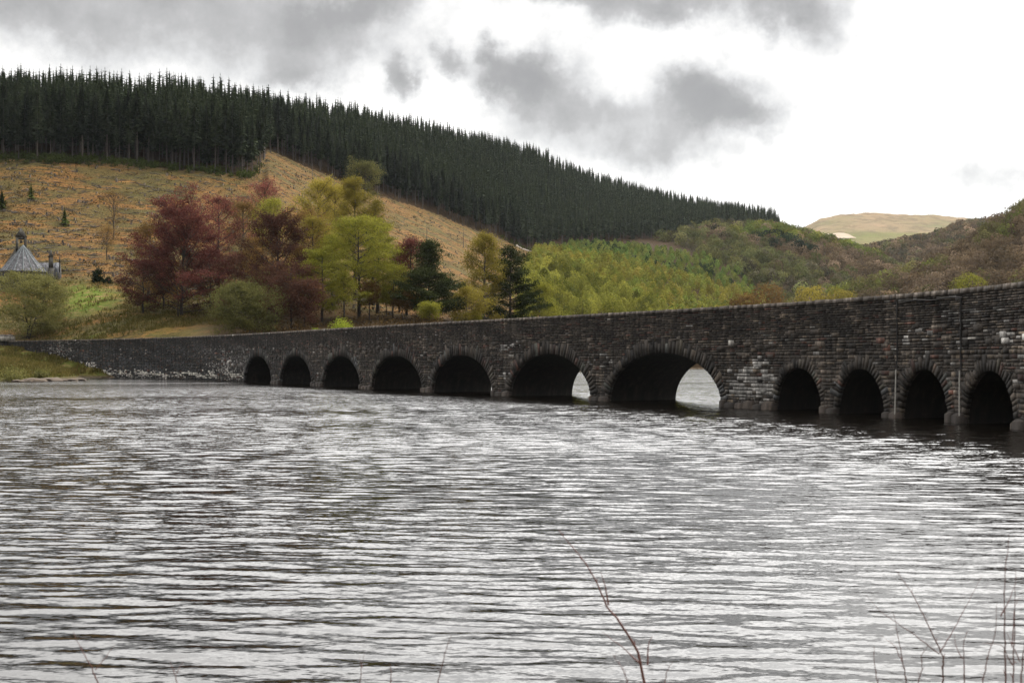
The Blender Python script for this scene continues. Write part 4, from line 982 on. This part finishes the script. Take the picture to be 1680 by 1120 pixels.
if QT:
    Q = np.concatenate(QT); m = mesh_from('young_plantation', Q.reshape(-1, 3), np.arange(len(Q)*4).reshape(-1, 4), np.concatenate(CT))
    tag(link('young_plantation', m, M['wood']), 'bright green young plantation on the slope above the nearest saplings', 'plantation', kind='stuff')
# far mixed woods
def far_wood(name, label, seed, n, pxr, Yr, d, test, size, pal, nq=90, ls=1.9):
    px, Y, X, z, py = wood_pts('f', n, pxr, Yr, seed); ok = test(px, Y, z, py); px, Y, X, z, py = [v[ok] for v in (px, Y, X, z, py)]
    kp = thin_out(X, Y, d); rg = np.random.RandomState(seed+1); QT = []; CT = []
    for k in kp:
        s_ = rg.uniform(.65, 1.3)*size; Q = crown_quads(rg, nq, 4.6*s_, 8.5*s_, ls*s_)+np.array([X[k], Y[k], z[k]-.8]); c = pal(px[k], py[k], X[k], Y[k], rg)
        QT.append(Q); CT.append(np.tile(np.array(c)*math.exp(rg.normal(0, .30))*.9, (len(Q)*4, 1)))
    Q = np.concatenate(QT); m = mesh_from(name, Q.reshape(-1, 3), np.arange(len(Q)*4).reshape(-1, 4), np.concatenate(CT)); print(name, len(kp), len(Q))
    tag(link(name, m, M['wood']), label, 'woodland', kind='stuff')
def pal_mid(px, py, X, Y, rg):
    if inpoly(px, py, DARKC) and rg.rand() < .6: return (.03, .045, .025)
    if inpoly(px, py, GREEN2) and rg.rand() < .85: return (.14*rg.uniform(.8, 1.2), .16, .035)
    q = math.sin(X*.021+1)+math.sin(Y*.017)+rg.normal(0, .7)
    return PALB[rg.randint(0, 3)] if q > .3 else PALB[rg.randint(3, 7)]
def pal_right(px, py, X, Y, rg):
    q = math.sin(X*.03+2)+math.sin(Y*.023+1)+rg.normal(0, .8)
    return (.15, .165, .04) if q > 1.2 else ((.13, .12, .045) if q > .45 else PALB[rg.randint(0, 3)])
def pal_far(px, py, X, Y, rg): return PALB[rg.choice([0, 1, 1, 2, 6])] if rg.rand() < .85 else (.12, .12, .05)
midt = lambda px, Y, z, py: (z > 1) & ~inpoly(px, py, NEARP) & ~inpoly(px, py, BRIGHT) & (prof(HILL, px, Y) > np.maximum(prof(NEARRIGHT, px, Y), prof(FARRIGHT, px, Y))) & ~((px < 1278) & (Y > np.interp(px, [1000, 1100, 1180, 1240, 1275], [1050, 1150, 1320, 1430, 1480])-8)) & (py < 530)
far_wood('valley_wood', 'mixed brown and green spring wood covering the middle hill', 201, 16000, (1040, 1640), (600, 1600), 8.2, midt, 1.15, pal_mid, 200, 1.25)
far_wood('hillside_wood', 'brown and fresh green wood on the steep right hillside', 203, 16000, (1240, 1900), (440, 1120), 8.4, lambda px, Y, z, py: (z > 2) & (prof(NEARRIGHT, px, Y) >= prof(HILL, px, Y)-.5), 1.25, pal_right, 300, 1.0)
far_wood('upper_wood', 'bare brown wood on the ridge behind the right hillside', 205, 14000, (1340, 1800), (1200, 1950), 10, lambda px, Y, z, py: (z > 2) & (prof(FARRIGHT, px, Y) >= np.maximum(prof(HILL, px, Y), prof(NEARRIGHT, px, Y))-.5) & (py < 500), 1.3, pal_far, 130, 1.7)
# rounded brown trees just over the parapet, and single trees on the moor
for q, (px, top, w_, Y, lf, lb_) in enumerate([(1258, 464, 62, 590, 'l_orange', 'round brown tree over the parapet right of the dark conifers'), (1220, 480, 52, 560, 'l_orange', 'low brown tree over the parapet left of the round brown one'),
                                               (1330, 468, 52, 610, 'l_yellow', 'olive gold tree over the parapet, left of a similar pair'), (1378, 472, 58, 600, 'l_yellow', 'olive gold tree over the parapet, rightmost of the pair'), (1590, 447, 60, 640, 'l_green', 'fresh green round tree over the right end of the parapet')]):
    X = gx(px, Y); z = float(ground_z(X, Y)); rg = np.random.RandomState(300+q); H = z_at(Y, top)-z; Rr = w_*Y/F/2
    Q = crown_quads(rg, 2200, Rr, min(H, Rr*2.0), .9)+np.array([0, 0, max(0, H-Rr*2.0)]); tm = MB(); tm.tube([(0, 0, -.5), (0, 0, H*.5), (.2, 0, H*.8)], [.5, .35, .1], 6)
    place_tree('round_tree', lb_, 'tree', tm.mesh('trunk'), quads_mesh('crown', Q), M['bark'], M[lf], X, Y, z=z)
for q, (px, py_, w_, Y, lb_) in enumerate([(1418, 399, 13, 2450, 'lone round bush on the grass below the moor'), (1496, 390, 9, 2500, 'small lone bush right of the other on the moor foot')]):
    X = gx(px, Y); z = float(ground_z(X, Y)); rg = np.random.RandomState(320+q); Rr = w_*Y/F/2
    tm = MB(); tm.tube([(0, 0, -1), (0, 0, Rr)], [.5, .3], 5)
    place_tree('lone_tree', lb_, 'tree', tm.mesh('trunk'), quads_mesh('crown', crown_quads(rg, 500, Rr, Rr*1.8, 3)), M['bark'], M['l_copper2'] if q == 0 else M['l_green'], X, Y, z=z)

# coarse grass on the bank by the water and behind the wall
rg = np.random.RandomState(63); C = []
while len(C) < 5200:
    pxk = rg.uniform(-60, 172); Yk = rg.uniform(205, 290); Xk = gx(pxk, Yk); zk = float(ground_z(Xk, Yk))
    if zk > .35+rg.rand()*.5 and math.sin(Xk*.9)+math.sin(Yk*.5)+rg.normal(0, .8) > -.3: C.append((Xk, Yk, zk))
while len(C) < 10500:
    pxk = rg.uniform(40, 380); Yk = rg.uniform(285, 345); Xk = gx(pxk, Yk); zk = float(ground_z(Xk, Yk))
    if zk > 7 and wob(Xk, Yk, 9, off=4)+rg.normal(0, .25) > (.25 if 105 < pxk < 205 and Yk > 308 else -.05): C.append((Xk, Yk, zk-.15))
C = np.array(C); n = len(C)*3; B = np.repeat(C, 3, 0)+rg.normal(0, .25, (n, 3))*[1, 1, 0]; hh = rg.uniform(.3, .85, (n, 1)); a = rg.uniform(0, 6.28, n); dv = np.stack([np.cos(a), np.sin(a), 0*a], 1)*.14; tp = B+np.concatenate([rg.normal(0, .18, (n, 2)), hh], 1)
tag(link('rough_grass', quads_mesh('rough_grass', np.stack([B-dv, B+dv, tp+dv*.3, tp-dv*.3], 1)), leaf('grass_blades', (.08, .08, .02), (.20, .15, .055), .3)), 'rough olive and straw grass on the bank by the water', 'grass', kind='stuff')
# rocks along the water's edge of the bank
for q, (pxk, Yk, r0) in enumerate([(52, 214, 1.3), (66, 216, .9), (82, 219, 1.5), (99, 221, 1.0), (118, 223, .8), (132, 226, 1.0), (30, 212, .8)]):
    Xk = gx(pxk, Yk); zk = float(ground_z(Xk, Yk)); me = bpy.data.meshes.new('rock'); import bmesh
    bm = bmesh.new(); bmesh.ops.create_icosphere(bm, subdivisions=2, radius=1)
    for v in bm.verts: v.co = v.co*(1+rg.normal(0, .10)); v.co.x *= r0*1.5; v.co.y *= r0; v.co.z *= r0*.45
    bm.to_mesh(me); bm.free(); o = link('rock', me, M['rock'], None, (Xk, Yk, max(zk, .05)+.05), rg.uniform(0, 3))
    tag(o, 'flat pale brown rock at the water edge of the grassy bank', 'rock', 'rocks along the foot of the bank')
# pale field on the moor
fx_ = np.linspace(1338, 1405, 30); fy_ = np.linspace(0, 1, 14); FX, FT_ = np.meshgrid(fx_, fy_); wd_ = np.interp(FX, [1338, 1350, 1385, 1405], [10, 90, 80, 5]); FY = 2700+FT_*wd_
FXX = gx(FX, FY); i = np.arange(13)[:, None]*30; j = np.arange(29)[None]
link('field', mesh_from('field', np.stack([FXX, FY, ground_z(FXX, FY)+1.5], -1), np.stack([i+j, i+j+1, i+31+j, i+30+j], -1).reshape(-1, 4), None, True), plain('dry_field', (.36, .28, .20), 1, 0, .15, .02))['kind'] = 'structure'

# pale track crossing below the forest
tk = [(846, 893), (858, 900), (872, 908), (886, 914), (900, 921)]
trk = []
for a, b in tk:
    X = gx(a, b); trk += [(X, b, float(ground_z(X, b))+.5), (X, b+9, float(ground_z(X, b+9))+.5)]
mb = MB(); mb.add(trk, [(2*k, 2*k+2, 2*k+3, 2*k+1) for k in range(len(tk)-1)])
mb.build('track', plain('pale_track', (.36, .31, .26), 1))['kind'] = 'structure'

# ------------------------------------------------------------------ church
cY = 345.0; cX = gx(37, cY); cz = float(ground_z(cX, cY))-.5
church = tag(link('church', None, loc=(cX, cY, cz)), 'small grey stone church with a slate apse roof and bellcote behind the willow', 'church')
church.rotation_euler[2] = math.atan2(-cX, cY)
m2 = cY/F                                   # metres per photo pixel at the church
def cpt(px, py): return (px-37)*m2*.93, HC+(HY-py)*m2-cz
# apse roof: half cone of slate facets
ax, az0 = cpt(38, 402); ex0, ez0 = cpt(-2, 446); ex1, _ = cpt(78, 446)
Ra = (ex1-ex0)/2; cxm = (ex0+ex1)/2
mbw = MB(); mb = MB(); rd = MB(); n = 8
ang = [math.pi+math.pi*k/n for k in range(n+1)]
ring = [(cxm+Ra*math.cos(a), Ra*.8*math.sin(a), ez0) for a in ang]
ap = (ax, 0.0, az0)
for k in range(n):
    a_, b_ = np.array(ring[k]), np.array(ring[k+1]); 
    g = rs.uniform(.75, 1.2)*np.array([.125, .125, .135])
    mb.add([a_, b_, b_*.02+np.array(ap)*.98, a_*.02+np.array(ap)*.98], [(0, 1, 2, 3)], g)
    mbw.add([a_*[.94, .94, 1]+[0, 0, 0], b_*[.94, .94, 1], [b_[0]*.94, b_[1]*.94, -2], [a_[0]*.94, a_[1]*.94, -2]], [(0, 3, 2, 1)])
for k in range(1, n): rd.tube([ring[k], ap], [.16, .13], 5)
mb.add([ring[n], (ring[n][0], 9, ez0), (ax+.1, 9, az0), ap], [(0, 1, 2, 3)], (.09, .09, .10)); mb.add([(ring[0][0], 9, ez0), ring[0], ap, (ax-.1, 9, az0)], [(0, 1, 2, 3)], (.13, .13, .14))
mb.build('apse_roof', M['slate'], church, tint=True); rd.build('roof_ridge', M['lead'], church)
mbw.box(cxm-Ra*.93, cxm+Ra*.93, .02, 9, -2, ez0); mbw.build('wall', M['church'], church)
# nave gable behind, with bellcote
gx0, gz0 = cpt(-30, 470); gx1, gz1 = cpt(26, 402); gx2, _ = cpt(48, 402)
mb = MB(); nb_ = 9.2
mb.hexa([(gx0, nb_, gz0-3), (gx2+8, nb_, gz0-3), (gx2+8, nb_+1, gz0-3), (gx0, nb_+1, gz0-3), (gx1, nb_, gz1), (gx2, nb_, gz1), (gx2, nb_+1, gz1), (gx1, nb_+1, gz1)]); mb.build('nave_gable', M['church'], church)
bx0, bz0 = cpt(25.5, 404); bx1, bz1 = cpt(44, 384); bxm, bz2 = cpt(34.5, 369)
mb = MB()
mb.box(bx0, bx0+.75, nb_, nb_+1.1, bz0-1, bz1); mb.box(bx1-.75, bx1, nb_, nb_+1.1, bz0-1, bz1); mb.box(bx0+.75, bx1-.75, nb_+.02, nb_+1.08, bz0-1, bz0+.6)
mb.box(bx0+.75, bx1-.75, nb_+.02, nb_+1.08, bz1-.7, bz1-.02)
bell = mb.build('bellcote', M['church'], church)
mb = MB(); mb.hexa([(bx0-.2, nb_-.1, bz1+.005), (bx1+.2, nb_-.1, bz1+.005), (bx1+.2, nb_+1.2, bz1+.005), (bx0-.2, nb_+1.2, bz1+.005), (bxm-.12, nb_, bz2), (bxm+.12, nb_, bz2), (bxm+.12, nb_+1.1, bz2), (bxm-.12, nb_+1.1, bz2)]); mb.build('bellcote_roof', M['church'], bell)
mb = MB(); mb.tube([(bxm, nb_+.5, bz2-.1), (bxm, nb_+.5, bz2+1.0)], [.07, .05], 5); mb.tube([(bxm-.3, nb_+.5, bz2+.6), (bxm+.3, nb_+.5, bz2+.6)], .05, 4); mb.build('cross', M['church'], bell)
mb = MB(); mb.tube([(bxm, nb_+.55, bz1-.8), (bxm, nb_+.55, bz1-1.1), (bxm, nb_+.55, bz1-1.7)], [.12, .3, .42], 8); mb.build('bell', M['iron'], bell)
# side wing with slate roof and stone pinnacles
wx0, wz0 = cpt(60, 452); wx1, wz1 = cpt(101, 428)
mb = MB(); mb.hexa([(wx0, 1.5, wz0-1.2), (wx1, 1.5, wz0-1.2), (wx1, 8, wz0-1.2), (wx0, 8, wz0-1.2), (wx0, 4.5, wz1), (wx1-.5, 4.5, wz1), (wx1-.5, 5, wz1), (wx0, 5, wz1)], (.11, .11, .12)); mb.build('wing_roof', M['slate'], church, tint=True)
mb = MB(); mb.box(wx0, wx1-.3, 1.9, 7.6, -2, wz0-1.22); mb.build('wing_wall', M['church'], church)
fx, fz = cpt(92, 458); mb = MB(); mb.hexa([(fx-.3, 1.0, fz), (wx1+.2, 1.0, fz), (wx1+.2, 4.6, fz+.2), (fx-.3, 4.6, fz+.2), (fx-.1, 4.3, wz1+.1), (wx1-.1, 4.3, wz1+.1), (wx1-.1, 4.7, wz1+.1), (fx-.1, 4.7, wz1+.1)], (.15, .155, .17)); mb.build('porch_roof', M['slate'], church, tint=True)
for px_, tp_, bs_, w_ in ((84, 407, 455, 10), (98.5, 417, 460, 3.5)):
    x_, zt_ = cpt(px_, tp_); _, zb_ = cpt(px_, bs_); hw = w_*m2/2; mb = MB(); h = zt_-zb_
    mb.box(x_-hw, x_+hw, .2, .2+2*hw, -2, zb_+h*.35); mb.box(x_-hw*.7, x_+hw*.7, .2+hw*.3, .2+hw*1.7, zb_+h*.352, zb_+h*.72)
    mb.hexa([(x_-hw*.8, .2+hw*.2, zb_+h*.722), (x_+hw*.8, .2+hw*.2, zb_+h*.722), (x_+hw*.8, .2+hw*1.8, zb_+h*.722), (x_-hw*.8, .2+hw*1.8, zb_+h*.722), (x_-.06, .2+hw-.06, zt_), (x_+.06, .2+hw-.06, zt_), (x_+.06, .2+hw+.06, zt_), (x_-.06, .2+hw+.06, zt_)])
    mb.build('pinnacle', M['church'], church)
for k in (1, 3, 5):
    a = (ang[k]+ang[k+1])/2; x_, y_ = cxm+Ra*.95*math.cos(a), Ra*.8*.95*math.sin(a); tx, ty = -math.sin(a), math.cos(a)*.8
    mb = MB(); mb.add([(x_-tx*.35, y_-ty*.35, ez0-3.4), (x_+tx*.35, y_+ty*.35, ez0-3.4), (x_+tx*.35, y_+ty*.35, ez0-.8), (x_-tx*.35, y_-ty*.35, ez0-.8)], [(0, 1, 2, 3)]); mb.build('window', M['glass'], church)

# ------------------------------------------------------------------ bare saplings on the near bank
def twig(label, Y, paths, r0, group=None):
    "paths: lists of (column, row) the stems follow at about distance Y; they root in the bank"
    mb = MB(); b = paths[0][0]; X0 = gx(b[0], Y); z0 = float(np.interp(Y, [-25, 1.5, 5, 8, 11], [2.6, 2.3, 1.35, .3, -1.2]))
    rg = np.random.RandomState(int(b[0])+7)
    for n_, pth in enumerate(paths):
        yb = Y+(0 if n_ == 0 else rg.normal(0, .02)); pts = [(gx(a, Y), Y+.05*k*(1 if n_ % 2 else -1)*.4, z_at(Y, c)) for k, (a, c) in enumerate(pth)]
        if n_ == 0: pts = [(X0+.02, Y, z0-.1), (X0+.01, Y, (z0+pts[0][2])/2)]+pts
        else: pts[0] = (pts[0][0], Y, pts[0][2])
        pts = np.array(pts); tt = np.linspace(0, 1, len(pts)); t2 = np.linspace(0, 1, len(pts)*4); pp = np.stack([np.interp(t2, tt, pts[:, q]) for q in range(3)], 1)
        pp[1:-1] += rg.normal(0, .0012, (len(pp)-2, 3))
        rr = (r0 if n_ == 0 else r0*.55)*(1.05-.85*t2); mb.tube(pp, rr, 5)
        if n_ == 0:
            for k in range(2, len(pp)-1, 2):      # buds
                mb.tube(np.stack([pp[k], pp[k]+rg.normal(0, .006, 3)+[0, 0, .012]]), [rr[k]*.8, rr[k]*.3], 4)
    v = np.concatenate(mb.V); o = mb.build('sapling', M['twig'], None, smooth=True); tag(o, label, 'sapling', group)
twig('curved red brown sapling rising in front of the water right of centre', 4.6, [[(1058, 1122), (1045, 1065), (1018, 1020), (995, 990), (975, 945), (950, 905), (915, 862)], [(1062, 1090), (1064, 1060), (1072, 1047)], [(998, 992), (992, 960), (985, 935)], [(1052, 1090), (1030, 1070), (990, 1040)]], .0068)
twig('forked thin sapling with two long arms near the right corner', 4.8, [[(1547, 1122), (1545, 1090), (1541, 1070), (1520, 1030), (1498, 990), (1480, 960), (1455, 928)], [(1541, 1070), (1565, 1040), (1590, 1000), (1620, 950)], [(1541, 1072), (1500, 1040), (1440, 1000), (1413, 970)]], .0042)
twig('tallest straight sapling at the right margin', 4.4, [[(1650, 1122), (1645, 1060), (1641, 1000), (1637, 940), (1641, 870)], [(1642, 1010), (1660, 985), (1672, 960)]], .0045)
twig('second straight sapling close beside the tallest one', 4.5, [[(1662, 1122), (1660, 1060), (1658, 1000), (1655, 930)], [(1660, 1060), (1668, 1000), (1680, 980)], [(1661, 1090), (1640, 1055), (1605, 1050)]], .004)
twig('third sapling, nearest the right edge', 4.3, [[(1675, 1122), (1674, 1080), (1677, 1030), (1676, 1000)], [(1674, 1085), (1664, 1060), (1659, 1040)]], .004)
twig('slender sapling left of the forked one', 4.7, [[(1487, 1122), (1478, 1080), (1468, 1040), (1458, 1000)], [(1480, 1085), (1470, 1060), (1450, 1045)]], .0035)
twig('slender sapling right of the forked one', 4.6, [[(1582, 1122), (1578, 1075), (1574, 1050), (1576, 1030)], [(1579, 1080), (1570, 1060), (1572, 1040)]], .0035)
twig('thin leaning stalk below the middle of the picture', 4.4, [[(718, 1122), (726, 1085), (736, 1050), (742, 1035)]], .003)
twig('faint short stalk left of the leaning one', 4.2, [[(590, 1122), (594, 1095), (600, 1066)], [(594, 1095), (588, 1078)]], .0028)
twig('thin pale stalk near the left corner', 4.3, [[(162, 1122), (155, 1095), (140, 1060), (130, 1030)], [(156, 1098), (170, 1080), (182, 1060)]], .0035)
for q_, (bx, pth, lb_) in enumerate([(1440, [(1440, 1122), (1432, 1085), (1428, 1055)], 'short straight stem left of the slender sapling by the forked one'), (1612, [(1612, 1122), (1616, 1080), (1626, 1030), (1624, 985)], 'thin bending stem just left of the tallest sapling'),
        (1030, [(1030, 1122), (1022, 1095), (1004, 1068)], 'small bent shoot left of the curved red brown sapling'), (1090, [(1090, 1122), (1093, 1098), (1102, 1080)], 'small shoot right of the curved red brown sapling'),
        (1505, [(1505, 1122), (1510, 1096), (1507, 1070), (1514, 1052)], 'wavy thin stem between the forked sapling and the slender one'), (640, [(640, 1122), (643, 1100), (641, 1084)], 'tiny upright stalk right of the faint short stalk')]):
    twig(lb_, 4.3+.07*q_, [pth], .0032)
twig('short forked stalk left of centre', 4.2, [[(292, 1122), (288, 1100), (284, 1080)], [(289, 1104), (298, 1086)]], .003)

# ------------------------------------------------------------------ valley air
hz = bpy.data.materials.new('valley_air'); hz.use_nodes = True; t = NT(hz.node_tree); t.n.clear()
v = t.node('ShaderNodeVolumePrincipled'); v.inputs['Color'].default_value = (.80, .86, .92, 1); v.inputs['Density'].default_value = .00002
v.inputs['Anisotropy'].default_value = .3
o = t.node('ShaderNodeOutputMaterial'); t.link(v.outputs[0], o.inputs['Volume'])
mb = MB(); mb.box(-5200, 9000, -1600, 5400, -1400, 620)
tag(mb.build('haze', hz), 'thin pale air that fades the far hills', 'haze', kind='stuff')
